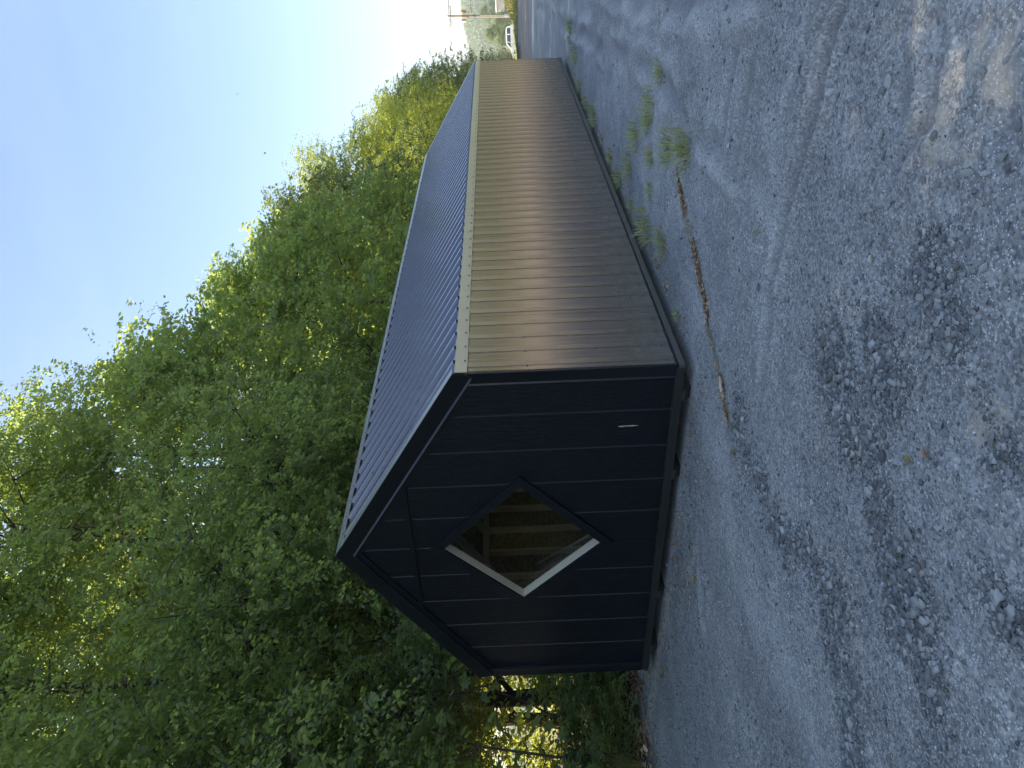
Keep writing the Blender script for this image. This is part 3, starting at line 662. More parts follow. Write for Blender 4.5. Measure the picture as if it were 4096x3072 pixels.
# ------------------------------------------------------------------ leaves and trees
OVATE = (np.array([(0, 0, 0), (.3, .27, .05), (.68, .24, .04), (1, 0, -.08), (.68, -.24, .04), (.3, -.27, .05)]), [(0, 1, 2, 3), (0, 3, 4, 5)])
RHOMB = (np.array([(0, 0, 0), (.45, .26, .05), (1, 0, -.05), (.45, -.26, .05)]), [(0, 1, 2), (0, 2, 3)])
LOBED = (np.array([(0, 0, 0), (-.06, .22, .03), (.12, .5, .02), (.3, .27, .05), (.62, .47, -.02), (.66, .18, .04), (1, 0, -.1),
                   (.66, -.18, .04), (.62, -.47, -.02), (.3, -.27, .05), (.12, -.5, .02), (-.06, -.22, .03)]), [(0, 6, 5, 4, 3, 2, 1), (0, 11, 10, 9, 8, 7, 6)])
def nrmz(v): return v / np.maximum(np.linalg.norm(v, axis=-1, keepdims=True), 1e-9)
def leaves_mesh(name, mat, pos, d, nrm, size, tint, kind):
    T, faces = kind; d = nrmz(d); side = nrmz(np.cross(nrm, d)); nn = np.cross(d, side)
    V = pos[:, None] + size[:, None, None] * (T[None, :, 0:1] * d[:, None] + T[None, :, 1:2] * side[:, None] + T[None, :, 2:3] * nn[:, None])
    n = len(pos); k = len(T); fl = np.concatenate([np.array(f) for f in faces]); ln = [len(f) for f in faces]
    loops = (fl[None] + (np.arange(n) * k)[:, None]).ravel()
    st0 = np.concatenate([[0], np.cumsum(ln)[:-1]]); starts = (st0[None] + (np.arange(n) * len(fl))[:, None]).ravel()
    return mesh_np(name, V.reshape(-1, 3), loops, starts, mat, {'tint': ('FACE', np.repeat(tint, len(faces)))})
def make_tree(seed, H, rad, z0, nclump, nspray, nleaf, lsize, kind, mat, prof, clump_r=.75, droop=.25, fill=.5, trunk_r=.16, limbs=16, spread=.5, gap=0.):
    """returns (crown mesh, trunk mesh); foot of the trunk at the origin"""
    g = np.random.default_rng(seed)
    t = g.random(nclump * 3); az = g.uniform(0, 2 * np.pi, nclump * 3); rho = g.random(nclump * 3) ** fill
    env = np.interp(t, np.linspace(0, 1, len(prof)), prof) * rad * (.78 + .5 * fbm(np.cos(az) * 1.6 + 9, np.sin(az) * 1.6 + t * 3.3, 3, seed))
    C = np.stack([np.cos(az) * rho * env, np.sin(az) * rho * env, z0 + t * (H - z0)], -1)
    if gap:
        keep = fbm(C[:, 0] * .55 + C[:, 1] * .4 + 3, C[:, 2] * .55, 2, seed + 5) > gap; C = C[keep]
    C = C[:nclump]; nc = len(C)
    # limbs from the trunk out to every tenth clump, twigs on to the rest
    mb = MB(); r = random.Random(seed); top = Vector((r.uniform(-.3, .3), r.uniform(-.3, .3), H * .86))
    tp = [Vector((0, 0, -.25))]
    for k in range(1, 8): tp.append(Vector((top.x * k / 7 + r.uniform(-.12, .12), top.y * k / 7 + r.uniform(-.12, .12), top.z * k / 7)))
    mb.tube(tp, [trunk_r * (1.25 if k == 0 else 1 - .88 * k / 7) for k in range(8)], 8)
    nodes = []
    for i in range(0, min(nc, limbs * 6), 6):
        c = Vector(C[i]); zb = max(z0 * .6, min(c.z - .35 * math.hypot(c.x, c.y) - .3, H * .8)); f = max(0, min(6.99, zb / (top.z / 7))); k = int(f)
        b = tp[k].lerp(tp[k + 1], f - k); mid = b.lerp(c, .5) + Vector((r.uniform(-.2, .2), r.uniform(-.2, .2), r.uniform(0, .35)))
        r0 = trunk_r * .42 * (1 - zb / H * .7); mb.tube([b, b.lerp(mid, .5) + Vector((0, 0, .05)), mid, mid.lerp(c, .5), c], [r0, r0 * .8, r0 * .6, r0 * .4, r0 * .2], 5)
        nodes += [mid, mid.lerp(c, .5), c]
    na = np.array(nodes)
    for i in range(nc):
        if i % 6 == 0 and i < limbs * 6: continue
        dd = np.linalg.norm(na - C[i], axis=1); j = int(dd.argmin())
        if dd[j] < 1.35: a, c = Vector(na[j]), Vector(C[i]); mb.tube([a, a.lerp(c, .5) + Vector((r.uniform(-.08, .08), r.uniform(-.08, .08), .06)), c], [.016, .011, .005], 4, cap=False)
    # sprays of leaves
    ns = nc * nspray; ci = np.repeat(np.arange(nc), nspray)
    sc0 = C[ci] + g.normal(0, clump_r * .38, (ns, 3)) * np.array([1, 1, .75])
    out = nrmz(C[ci] * np.array([1, 1, 0]) + 1e-6)
    sdir = nrmz(out * .7 + g.normal(0, 1, (ns, 3)) * np.array([1, 1, .5]) + np.array([0, 0, -droop]))
    slen = g.uniform(.35, .8, ns) * clump_r
    n = ns * nleaf; si = np.repeat(np.arange(ns), nleaf); u = np.tile((np.arange(nleaf) + .5) / nleaf, ns) + g.normal(0, .03, n)
    pos = sc0[si] + sdir[si] * (slen[si] * (u - .3))[:, None] + np.array([0, 0, -1]) * (droop * .35 * u ** 2 * slen[si])[:, None] + g.normal(0, .035, (n, 3))
    sgn = np.where(np.arange(n) % 2 == 0, 1., -1.)[:, None]
    sd = nrmz(np.cross(sdir, np.array([0, 0, 1.])))[si]
    ld = sdir[si] * .55 + sd * sgn * .8 + g.normal(0, spread * .5, (n, 3)) + np.array([0, 0, -.25])
    nr = np.array([0, 0, 1.]) + .95 * out[ci][si] + g.normal(0, spread, (n, 3))
    size = lsize * g.uniform(.65, 1.2, n)
    ctint = g.beta(1.3, 1.5, nc); tint = np.clip(.6 * ctint[ci][si] + .22 * g.random(ns)[si] + .23 * g.random(n), 0, .96)
    tint[g.random(n) < .0012] = 1.
    crown = leaves_mesh('crown', mat, pos, ld, nr, size, tint, kind)
    return crown, mb.mesh('trunk', 'bark', fix=False)
EDGE = [.75, 1.0, 1.05, 1.0, .92, .75, .42]        # woodland edge: leafy to the ground
DOME = [.45, .85, 1.0, 1.0, .85, .6, .25]
CONE = [.7, 1.0, .95, .8, .6, .38, .12]
PROTO = {
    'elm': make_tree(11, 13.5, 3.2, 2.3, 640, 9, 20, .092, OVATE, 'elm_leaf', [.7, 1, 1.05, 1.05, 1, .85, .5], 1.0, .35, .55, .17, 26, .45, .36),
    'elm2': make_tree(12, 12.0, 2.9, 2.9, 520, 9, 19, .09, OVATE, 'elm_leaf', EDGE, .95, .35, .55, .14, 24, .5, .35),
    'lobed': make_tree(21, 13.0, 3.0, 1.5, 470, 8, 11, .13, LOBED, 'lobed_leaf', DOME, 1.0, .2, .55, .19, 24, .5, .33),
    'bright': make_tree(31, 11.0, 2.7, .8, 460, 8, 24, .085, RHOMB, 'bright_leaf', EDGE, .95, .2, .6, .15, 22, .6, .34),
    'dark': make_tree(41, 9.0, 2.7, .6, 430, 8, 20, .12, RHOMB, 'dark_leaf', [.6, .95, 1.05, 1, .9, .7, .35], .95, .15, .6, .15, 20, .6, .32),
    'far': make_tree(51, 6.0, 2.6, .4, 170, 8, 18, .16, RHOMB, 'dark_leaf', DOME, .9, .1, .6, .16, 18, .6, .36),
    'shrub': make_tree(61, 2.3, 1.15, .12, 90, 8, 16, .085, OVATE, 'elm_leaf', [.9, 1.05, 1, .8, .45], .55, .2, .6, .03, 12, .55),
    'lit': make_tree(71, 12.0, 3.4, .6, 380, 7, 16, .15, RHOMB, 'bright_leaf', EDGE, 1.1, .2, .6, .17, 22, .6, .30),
}
def plant(kind, name, label, cat, x, y, h=1., w=1., group=None, rz=None, base=None, tilt=(0, 0)):
    cm, tm = PROTO[kind]
    z = (hz(x, y) if base is None else base)
    o = thing(name, label, cat, (x, y, z), (tilt[0], tilt[1], random.uniform(0, 6.28) if rz is None else rz), group); o.scale = (w, w, h)
    link('trunk', tm, o); link('crown', cm, o, kind='stuff'); return o
G1 = 'trees along the yard edge behind the shed'
ROW = [  # kind, x, y, height scale, width scale, label
    ('elm', -1.9, 7.4, 1.02, 1.0, 'dense small-leaved tree at the far left edge of the picture, left of the shed'),
    ('elm2', .55, 9.0, 1.15, 1.05, 'slender-trunked leafy tree just left of the gable, trunk showing in the gap'),
    ('elm', 2.9, 8.2, 1.06, 1.0, 'big small-leaved tree standing right behind the gable peak'),
    ('elm', 6.2, 8.0, 1.08, 1.0, 'tall small-leaved tree rising over the near end of the ridge'),
    ('elm2', 9.3, 8.4, 1.15, 1.0, 'tall tree with bright tips at the top left of the sky edge'),
    ('lobed', 12.2, 8.2, .95, 1.0, 'tree with large star-lobed leaves behind the first third of the roof'),
    ('lobed', 15.6, 7.6, .80, .95, 'star-leaved tree that sits lower, next along the roof ridge'),
    ('elm2', 18.6, 9.4, 1.0, .9, 'tree with a sunlit pointed top standing out against the sky'),
    ('lobed', 21.2, 8.4, .84, .95, 'dark star-leaved tree behind the middle of the roof'),
    ('dark', 24.8, 8.6, 1.2, 1.05, 'dark grey-green tree past the middle of the roof'),
    ('bright', 29.2, 8.4, .99, 1.15, 'yellow-green tree with a glowing sunlit crown near the end of the ridge'),
    ('bright', 34.2, 8.6, .80, 1.1, 'lighter green tree behind the bend of the roof ridge'),
    ('bright', 40.0, 9.0, .80, 1.2, 'pale green tree beyond the far gable'),
    ('dark', 46.0, 9.6, 1.02, 1.1, 'greyish tree beyond the far gable with a sunlit left side'),
    ('dark', 51.5, 9.9, 1.0, 1.0, 'thin dark tree with sky showing through, last of the row'),
    ('dark', 56.5, 10.6, .6, .75, 'low dark tree at the end of the row, just above the far eave'),
]
for kd, x, y, h, w, lab in ROW: plant(kd, 'edge_tree', lab, 'tree', x, y, h, w, G1)
G2 = 'trees of the second row, lit by the sun from behind'
ORD = 'first second third fourth fifth sixth seventh eighth ninth tenth eleventh twelfth thirteenth fourteenth fifteenth sixteenth seventeenth eighteenth'.split()
for i, (x, y) in enumerate(sorted([(-3.5, 15.5), (1.5, 13.6), (5.5, 14.5), (9, 19), (10, 15.5), (14.5, 14.5), (19, 15.5), (24, 14.5), (29, 14.8), (35, 14.2), (42, 14.8), (49, 15.4), (-8.5, 13.8), (-13, 14.6), (-18, 14)])):
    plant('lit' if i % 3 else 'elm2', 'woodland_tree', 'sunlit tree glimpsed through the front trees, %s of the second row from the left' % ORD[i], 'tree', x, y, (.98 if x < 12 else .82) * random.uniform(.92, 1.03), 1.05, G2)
for i, (x, y, h) in enumerate([(-4.4, 11.8, 1.1), (-.9, 12.2, 1.12), (4.4, 11.4, 1.12), (8.2, 11.8, 1.08)]):  # first one unseen, added to close a gap letting sun through
    plant('elm', 'woodland_tree', 'shaded tree filling in behind the front row, %s from the left edge' % ORD[i], 'tree', x, y, h, 1.05, G2)
G3 = 'trees continuing the row out of the picture'
for i, (x, y) in enumerate([(-5.5, 8.6), (-9.2, 7.8), (-13, 8.2), (-17, 7.4), (-21.5, 8)]):
    plant(('elm', 'lobed', 'elm2')[i % 3], 'edge_tree', 'tree of the row continuing beyond the left edge of the picture', 'tree', x, y, 1.05, 1.05, G3)
for i, a in enumerate(range(-172, -8, 8)):  # ring of unseen trees added to darken reflections in the metal
    x, y = CAM.x + 62 * math.cos(R(a)), CAM.y + 62 * math.sin(R(a))
    plant(('dark', 'bright', 'lobed')[i % 3], 'added_field_tree', 'unseen tree added across the yard to darken the wall reflections', 'tree', x, y, .85 if i % 3 else 1.05, 1.5, 'trees across the yard, out of the picture')
# undergrowth at the foot of the trees; off-frame shrubs added to darken window reflection
G4 = 'leafy shrubs at the foot of the trees'
for x, y, h, w, lab in [(-6.5, 6.6, 1.5, 1.2, 'leafy shrub outside the left edge of the picture'), (-10, 6.4, 1.6, 1.3, 'second leafy shrub outside the left edge'), (-14, 6.6, 1.7, 1.4, 'third leafy shrub outside the left edge'), (-18, 6.5, 1.7, 1.5, 'fourth leafy shrub outside the left edge'), (-8, 9.8, 2, 2, 'broad shrub under the trees outside the left edge'), (-12, 10.2, 2, 2.2, 'second broad shrub under the trees outside the left edge'), (-16, 9.8, 2, 2.2, 'third broad shrub under the trees outside the left edge'), (-.75, 6.1, .5, .8, 'low leafy shrub at the left edge beside the tan dry grass'), (.35, 6.0, .36, .7, 'short leafy shrub at the foot of the trees in the gap left of the shed'),
                        (1.5, 5.8, .5, .8, 'leafy shrub pressed against the shed corner'), (2.6, 6.0, 1.25, .9, 'tall leafy shrub behind the left shed wall'),
                        (-2.0, 6.4, .9, 1, 'leafy shrub farthest left, half cut by the picture edge'),
                        (5, 6.2, 1.2, 1, 'leafy shrub hidden behind the shed back wall')]:
    plant('shrub', 'shrub', lab, 'shrub', x, y, h, w, G4)
# sapling with large lobed leaves, each leaf its own part
def build_sapling(x, y, h, n, label, seed):
    r = random.Random(seed); o = thing('sapling', label, 'sapling', (x, y, hz(x, y)), group='big-leaved saplings at the left edge')
    T, F = LOBED; me = mesh_from('leaf', T, F, 'lobed_leaf')
    a = me.attributes.new('tint', 'FLOAT', 'FACE'); a.data.foreach_set('value', [.35, .35])
    mb = MB(); st = [Vector((r.uniform(-.1, .1) * k, r.uniform(-.1, .1) * k, h * k / 5)) for k in range(6)]; mb.tube(st, [.02 - .0028 * k for k in range(6)], 6)
    for i in range(n):
        t = r.uniform(.12, 1.0); k = min(4, int(t * 5)); b = st[k].lerp(st[k + 1], t * 5 - k); an = r.uniform(0, 6.28); ln = r.uniform(.15, .55)
        e = b + Vector((math.cos(an) * ln, math.sin(an) * ln, r.uniform(-.05, .2))); mb.tube([b, b.lerp(e, .5) + Vector((0, 0, .03)), e], [.006, .005, .003], 4)
        s = r.uniform(.13, .22)
        link('leaf', me, o, loc=e, rot=(r.uniform(-.5, .5), r.uniform(.1, .9), an + r.uniform(-.5, .5)), scale=(s, s, s))
    mb.obj('stem', 'bark', o)
build_sapling(-.05, 5.75, 4.9, 70, 'slim sapling with very large lobed leaves at the left picture edge', 3)
build_sapling(.75, 6.0, 2.4, 45, 'shorter sapling with large dark lobed leaves in the gap by the shed corner', 4)

# ------------------------------------------------------------------ grass, litter
def blades(name, mat, n, rad, h, seed, lean=.5, w=.004):
    g = np.random.default_rng(seed); V = []; loops = []; starts = []; tint = []
    for i in range(n):
        a = g.uniform(0, 6.28); q = rad * g.random() ** .6; x, y = q * math.cos(a), q * math.sin(a); b = a + g.normal(0, .8); hh = h * g.uniform(.4, 1.05); ww = w * g.uniform(.6, 1.2); le = lean * g.uniform(.2, 1.3)
        sx, sy = -math.sin(b) * ww, math.cos(b) * ww; k = len(V)
        for u, wd in ((0, 1), (.4, .9), (.75, .6)):
            px = x + math.cos(b) * le * hh * u ** 1.8; py = y + math.sin(b) * le * hh * u ** 1.8; pz = hh * (u - .3 * le * u * u) - .005
            V += [(px - sx * wd, py - sy * wd, pz), (px + sx * wd, py + sy * wd, pz)]
        V.append((x + math.cos(b) * le * hh, y + math.sin(b) * le * hh, hh * (1 - .42 * le)))
        for f in ((0, 1, 3, 2), (2, 3, 5, 4), (4, 5, 6)): starts.append(len(loops)); loops += [k + j for j in f]
        tint += [g.random() * .95] * 3
    return mesh_np(name, np.array(V), np.array(loops), np.array(starts), mat, {'tint': ('FACE', np.array(tint))})
TUFT = [blades('blades', 'grass_blade', 95, .19, .2, s, 1.0, .0045) for s in (1, 2, 3)] + [blades('blades', 'dry_grass', 60, .1, .1, 4, 1.1)]
DRYB = blades('dry_blades', 'dry_grass', 45, .12, .11, 5, 1.2)
for i, (x, y, sx, sy, sz, lab) in enumerate([
        (2.6, -1.41, .9, 1.0, 1.0, 'bright green grass tuft farthest right on the gravel'), (3.25, -.92, 1.0, .9, .8, 'thin green grass tuft midway between shed wall and the farthest tuft'),
        (2.73, -1.19, .7, .6, .5, 'low sparse grass patch behind the farthest right tuft'), (3.56, -.49, 1.0, .8, .8, 'grass tuft on the gravel near the shed wall, second from it'),
        (2.42, -.96, .8, .6, .6, 'short yellowish grass tuft in the middle of the tuft group'), (1.72, -1.27, 1.0, .8, .7, 'half dry grass tuft beside the largest green one'),
        (1.07, -1.44, 1.35, 1.0, 1.1, 'largest green grass tuft at the head of the straw strip'), (2.3, -.25, 1.9, .9, 1.0, 'long green grass tuft growing against the shed skirt'),
        (1.52, -.41, 1.2, .8, .6, 'straggly half dry tuft with long blades on the gravel'), (4.29, -.1, 1.5, .7, .8, 'grass growing right along the skirt board'),
        (6.91, -.2, 1.8, .8, .9, 'grass under the far half of the skirt board'), (5.93, -.1, 1.0, .6, .7, 'small dry tuft at the foot of the wall'),
        (2.28, -.64, .6, .5, .5, 'tiny tuft alone between wall and straw strip'), (2.35, -1.79, .7, .6, .6, 'small tuft alone out on the right of the gravel'),
        (10.2, -.5, 2.2, 1.0, 1.0, 'far grass patch near the end of the shed'), (11.4, -.75, 2.0, 1.4, .9, 'pale grass patch on the far gravel ridge'), (.7, -.09, .5, .3, .35, 'tiny weed at the near end of the skirt board'), (3.3, -.11, .7, .4, .5, 'small weed between the long tuft and the wall'), (5.1, -.12, 1.1, .5, .6, 'low weeds at the middle of the skirt board'), (8.1, -.12, 1.3, .5, .6, 'low weeds past the middle of the skirt board'), (9.2, -.14, 1.3, .6, .7, 'weeds near the far end of the skirt board'), (-.93, -1.56, .25, .25, .3, 'tiny yellow moss-like sprig alone on the open gravel')]):
    o = thing('grass_tuft', lab, 'grass', (x, y, hz(x, y)), (0, 0, 0), 'grass tufts on the gravel'); o.scale = (sx, sy, sz)
    b = link('blades', TUFT[3] if i in (11, 21) else TUFT[i % 3], o, kind='stuff'); b.rotation_euler = (0, 0, i * 1.3)
    if i in (4, 5, 8, 6, 15): link('dry_blades', DRYB, o, kind='stuff')
# straw and leaf litter strip
def litter(name, label, pts, n, width, mat, size, seed, kind=RHOMB, zoff=.006):
    g = np.random.default_rng(seed); P = np.array(pts, float); seg = np.linalg.norm(np.diff(P, axis=0), axis=1); cs = np.concatenate([[0], np.cumsum(seg)])
    u = g.random(n) * cs[-1]; x = np.interp(u, cs, P[:, 0]); y = np.interp(u, cs, P[:, 1])
    wv = width * (.35 + 1.3 * fbm(u * 3, u * 0 + seed, 3, seed)); x = x + g.normal(0, 1, n) * wv; y = y + g.normal(0, 1, n) * wv
    dens = fbm(x * 7, y * 7, 3, seed + 2) > .45; x, y = x[dens], y[dens]; n = len(x)
    ok = ~((x > -.04) & (x < L) & (y > -.04) & (y < W)); x, y = x[ok], y[ok]; n = len(x)
    pos = np.stack([x, y, terrain(x, y) + zoff + .012 * g.random(n) ** 2], -1); a = g.uniform(0, 6.28, n)
    d = np.stack([np.cos(a), np.sin(a), g.normal(0, .3, n)], -1); nr = np.stack([g.normal(0, .5, n), g.normal(0, .5, n), np.ones(n)], -1)
    me = leaves_mesh(name, mat, pos, d, nr, size * g.uniform(.4, 1.4, n), g.random(n) * .97, kind)
    return link(name, me, label=label, cat='litter', kind='stuff')
STRAWB = (np.array([(0, .05, 0), (0, -.05, 0), (.5, .05, .08), (.5, -.05, .08), (1, .03, 0), (1, -.03, 0)]), [(0, 1, 3, 2), (2, 3, 5, 4)])
strip = [(1.2, -1.22), (.74, -1.02), (.3, -.81), (-.24, -.51), (-.75, -.31), (-1.03, -.13)]
litter('straw_strip', 'long strip of brown straw and bark bits left on the gravel', strip, 2600, .022, 'litter_leaf', .03, 5)
litter('straw_bits', 'dry straw stems in the strip on the gravel', strip, 800, .026, 'dry_grass', .05, 6, STRAWB)
litter('leaf_litter', 'brown leaf litter banked along the foot of the trees', [(-4, 5.9), (-1, 5.45), (1, 5.25), (4, 5.3), (9, 5.3)], 5200, .16, 'litter_leaf', .075, 7, OVATE)
litter('leaf_scraps', 'scattered leaf scraps on the gravel left of the shed', [(-.6, 1.2), (-.35, 2.8), (-.1, 4.6)], 150, .22, 'litter_leaf', .045, 8, OVATE)
litter('leaf_scraps', 'dry scraps lying below the gable skirt', [(-.12, .3), (-.1, 2), (-.1, 3.8)], 220, .05, 'litter_leaf', .035, 9, OVATE)
litter('leaf_scraps', 'brown scraps at the foot of the long wall', [(.3, -.12), (5, -.12), (11, -.12)], 900, .06, 'litter_leaf', .035, 10, RHOMB)
# twig splinter and single fallen leaves
MB().tube([(-.69, -.36, .018), (-.76, -.31, .022), (-.84, -.25, .016)], [.004, .011, .003], 6).obj('wood_splinter', 'splinter_wood', label='pale torn wood splinter lying on the straw strip', cat='wood')
def one_leaf(x, y, z, s, mat, lab, rot, name='fallen_leaf', kind=OVATE, tint=.4, cat='leaf', grp='fallen leaves'):
    T, F = kind; T2 = T.copy(); T2[:, 2] = T2[:, 2] * 1.6 + .06 * np.sin(T[:, 0] * 3)
    me = mesh_from(name, T2, F, mat); a = me.attributes.new('tint', 'FLOAT', 'FACE'); a.data.foreach_set('value', [tint] * len(F))
    return link(name, me, None, lab, cat, grp, None, (x, y, z), rot, (s, s, s))
for x, y, s, mt, lab, rz in [(-.35, 3.67, .085, 'yellow_leaf', 'yellow leaf on dark gravel below the left shed corner', .4), (-.83, 1.59, .075, 'yellow_leaf', 'tan leaf on the gravel in front of the gable', 2.),
                             (-1.2, -.09, .09, 'dry_grass', 'pale straw-coloured leaf past the end of the straw strip', .9), (-2.9, -1.48, .06, 'dry_grass', 'dry leaf scrap in the near coarse gravel', 1.2),
                             (-2.95, -1.57, .05, 'litter_leaf', 'brown leaf scrap beside the dry scrap in near gravel', 2.6), (-.62, 1.95, .05, 'litter_leaf', 'small brown leaf near the gable runner', 3.)]:
    one_leaf(x, y, hz(x, y) + .012, s, mt, lab, (.1, -.08, rz))
def on_roof(x, u): return Vector((x, 0, HE)) + Vector((0, CT, ST)) * u + Vector((0, -ST, CT)) * .012
p = on_roof(.55, 1.75); one_leaf(*p, .07, 'grass_blade', 'green leaf lying on the roof sheets near the ridge', (TH, 0, 1.2))
p = on_roof(.38, 1.55); one_leaf(*p, .08, 'dry_grass', 'pale narrow leaf lying on the roof near the rake', (TH, 0, 2.0), kind=RHOMB, tint=.95)
one_leaf(6.48, .06, 5.16, .05, 'yellow_leaf', 'orange leaf falling through the open sky', (.6, .4, .3), 'falling_leaf', LOBED, .8)
# dry grass at the left picture edge
for x, y, s, lab in [(-.95, 5.75, 1.0, 'clump of tall tan dry grass arching at the left picture edge'), (-.35, 5.6, .6, 'smaller clump of green-tan grass beside the tall dry one')]:
    o = thing('dry_grass_clump', lab, 'grass', (x, y, hz(x, y)), group='dry grass clumps under the trees'); o.scale = (s, s, s)
    link('blades', blades('blades', 'dry_grass', 130, .16, 1.15, 31, .75, .004), o, kind='stuff'); link('green_blades', blades('green_blades', 'grass_blade', 90, .2, .9, 32, .7, .006), o, kind='stuff')
# gliding bird
def build_bird():
    span = [(-.34, .05, -.03), (-.2, .045, .05), (-.06, .03, .055), (0, .0, .04), (.06, .03, .055), (.2, .045, .05), (.34, .05, -.03)]
    V = []; F = []
    for i, (a, b, c) in enumerate(span):
        ch = [.015, .09, .13, .16, .13, .09, .015][i]; V += [(ch * .5, a, c + .005), (-ch * .5, a, c), (0, a, c + .016)]
    for i in range(6):
        k = i * 3; F += [(k, k + 3, k + 5, k + 2), (k + 2, k + 5, k + 4, k + 1), (k + 1, k + 4, k + 3, k)]
    mb = MB().add(V, F + [(0, 2, 1), (18, 19, 20)])
    me = mb.mesh('bird', 'feather_dark'); bm = bmesh.new(); bm.from_mesh(me)
    bm.to_mesh(me); bm.free()
    body = MB(); body.add(V, F + [(0, 2, 1), (18, 19, 20)])
    body.tube([(.2, 0, .05), (.16, 0, .052), (.08, 0, .04), (-.02, 0, .036), (-.12, 0, .04), (-.22, 0, .042)], [.008, .024, .034, .034, .02, .03], 8)
    body.obj('bird', 'feather_dark', label='small dark bird gliding in the open blue sky', cat='bird', loc=(24.27, 3.11, 11.28), rot=(R(62), R(-8), R(20)), scale=(.3, .3, .3))
build_bird()

# ------------------------------------------------------------------ background across the road
def strip_grass(name, label, x0, x1, y0, y1, n, h, mat, seed):
    g = np.random.default_rng(seed); x = g.uniform(x0, x1, n); y = g.uniform(y0, y1, n); z = terrain(x, y); hh = h * g.uniform(.5, 1.2, n) * np.where(x < 69, 1 - .97 * sstep(4.2, 7, y), 1) * (.6 + .8 * fbm(x * .5, y * .5, 3, seed))
    pos = np.stack([x, y, z - .02], -1); d = np.stack([g.normal(0, .22, n), g.normal(0, .22, n), np.ones(n)], -1); nr = np.stack([g.normal(0, 1, n), g.normal(0, 1, n), g.normal(0, .1, n)], -1)
    T = np.array([(0, .05, 0), (0, -.05, 0), (.55, .045, .03), (.55, -.045, .03), (1, 0, -.06)]); me = leaves_mesh(name, mat, pos, d, nr, hh, g.random(n) * .97, (T, [(0, 1, 3, 2), (2, 3, 4)]))
    return link(name, me, label=label, cat='grass', kind='stuff')
strip_grass('roadside_grass', 'tall yellow-green grass lining the far side of the road', 56, 67, -8, 7, 15000, .75, 'meadow_blade', 3)
strip_grass('roadside_weeds', 'tan seed-headed weeds in the roadside grass', 56, 67, -8, 7, 5000, .8, 'dry_grass', 4)
strip_grass('verge_grass', 'short grass along the near edge of the road bank', 46.5, 57, -8, 8, 9000, .25, 'meadow_blade', 6)
strip_grass('meadow_grass', 'rough grass round the parked vehicle across the road', 70, 125, 2, 30, 12000, .7, 'meadow_blade', 5)
def build_pole():
    o = thing('utility_pole', 'wooden utility pole with crossarm and transformers across the road', 'utility pole', (111.9, 13.3, -1.75), (R(2.2), 0, 0))
    MB().tube([(0, 0, -.3), (0, 0, 4), (0, 0, 9.9)], [.17, .15, .11], 10).obj('pole', 'pole_wood', o, smooth=40)
    MB().box((-.16, -1.35, 9.38), (-.06, 1.35, 9.5)).obj('crossarm', 'pole_wood', o)
    for s in (-1, 1): MB().tube([(-.17, s * .75, 9.38), (-.14, 0, 8.75)], .025, 5).obj('arm_brace', 'pole_wood', o)
    for y in (-1.25, -.5, .5, 1.25): MB().lathe([(.03, 0), (.03, .06), (.075, .08), (.03, .12), (.07, .15), (.03, .2), (.04, .24)], 8, (-.11, y, 9.502)).obj('insulator', 'grey_tank', o)
    for y, mt in ((-.62, 'orange_tank'), (-.02, 'orange_tank'), (.58, 'grey_tank')):
        x = -.05 if abs(y) > .3 else -.42
        t = MB().lathe([(.19, 0), (.21, .03), (.21, .62), (.22, .64), (.19, .7), (.06, .74)], 14, (x, y, 7.2)).obj('transformer', mt, o, smooth=40)
        MB().lathe([(.025, 0), (.05, .04), (.025, .08), (.045, .12), (.02, .2)], 8, (x, y + .08, 7.945)).obj('bushing', 'grey_tank', t)
    MB().box((-.2, -.7, 7.25), (-.12, .66, 7.32)).obj('tank_bracket', 'galvanised', o)
    for a in (.6, -.55): MB().tube([(-.16, a, 7.2), (-.2, a * 1.15, 6.4), (-.2, a * .5, 5.9), (-.17, .02, 6.1)], .02, 5).obj('drop_wire', 'wire_black', o)
    for z in (6.2, 6.0, 5.8): MB().box((-.24, -.28, z), (-.14, -.12, z + .09)).obj('cable_clamp', 'black_plastic', o)
    MB().box((-.2, -.17, 1.0), (-.155, -.06, 5.2)).obj('conduit', 'galvanised', o)
    MB().box((-.4, -.35, .95), (-.16, .0, 1.75)).obj('meter_box', 'galvanised', o, bevel=.02)
    MB().tube([(-.1, -.45, 7.0), (-.1, -.52, 6.78), (-.15, -.52, 6.62)], .05, 6).obj('lamp_arm', 'orange_tank', o)
build_pole()
def wire(p, q, sag, lab, rad=.02):
    p, q = Vector(p), Vector(q); n = 14
    MB().tube([p.lerp(q, k / n) - Vector((0, 0, sag * 4 * (k / n) * (1 - k / n))) for k in range(n + 1)], rad, 4).obj('power_line', 'wire_black', label=lab, cat='wire', group='overhead wires running right from the pole')
for i, (y, lab) in enumerate(((12.1, 'outermost thin overhead wire from the crossarm end'), (12.85, 'second thin overhead wire from the crossarm'), (13.8, 'third thin overhead wire from the crossarm'), (14.55, 'innermost thin overhead wire from the crossarm'))):
    wire((111.8, y, 7.95), (104, -26 + i * .7, 9.6), 1.0, lab, .012)
wire((111.75, 12.7, 4.7), (108, -22, 8.6), .9, 'thick black service cable leaving the pole below the transformers', .035)
wire((111.75, 13.1, 2.7), (109, -20, 3.0), .3, 'low cable strung from the pole past the trees', .02)

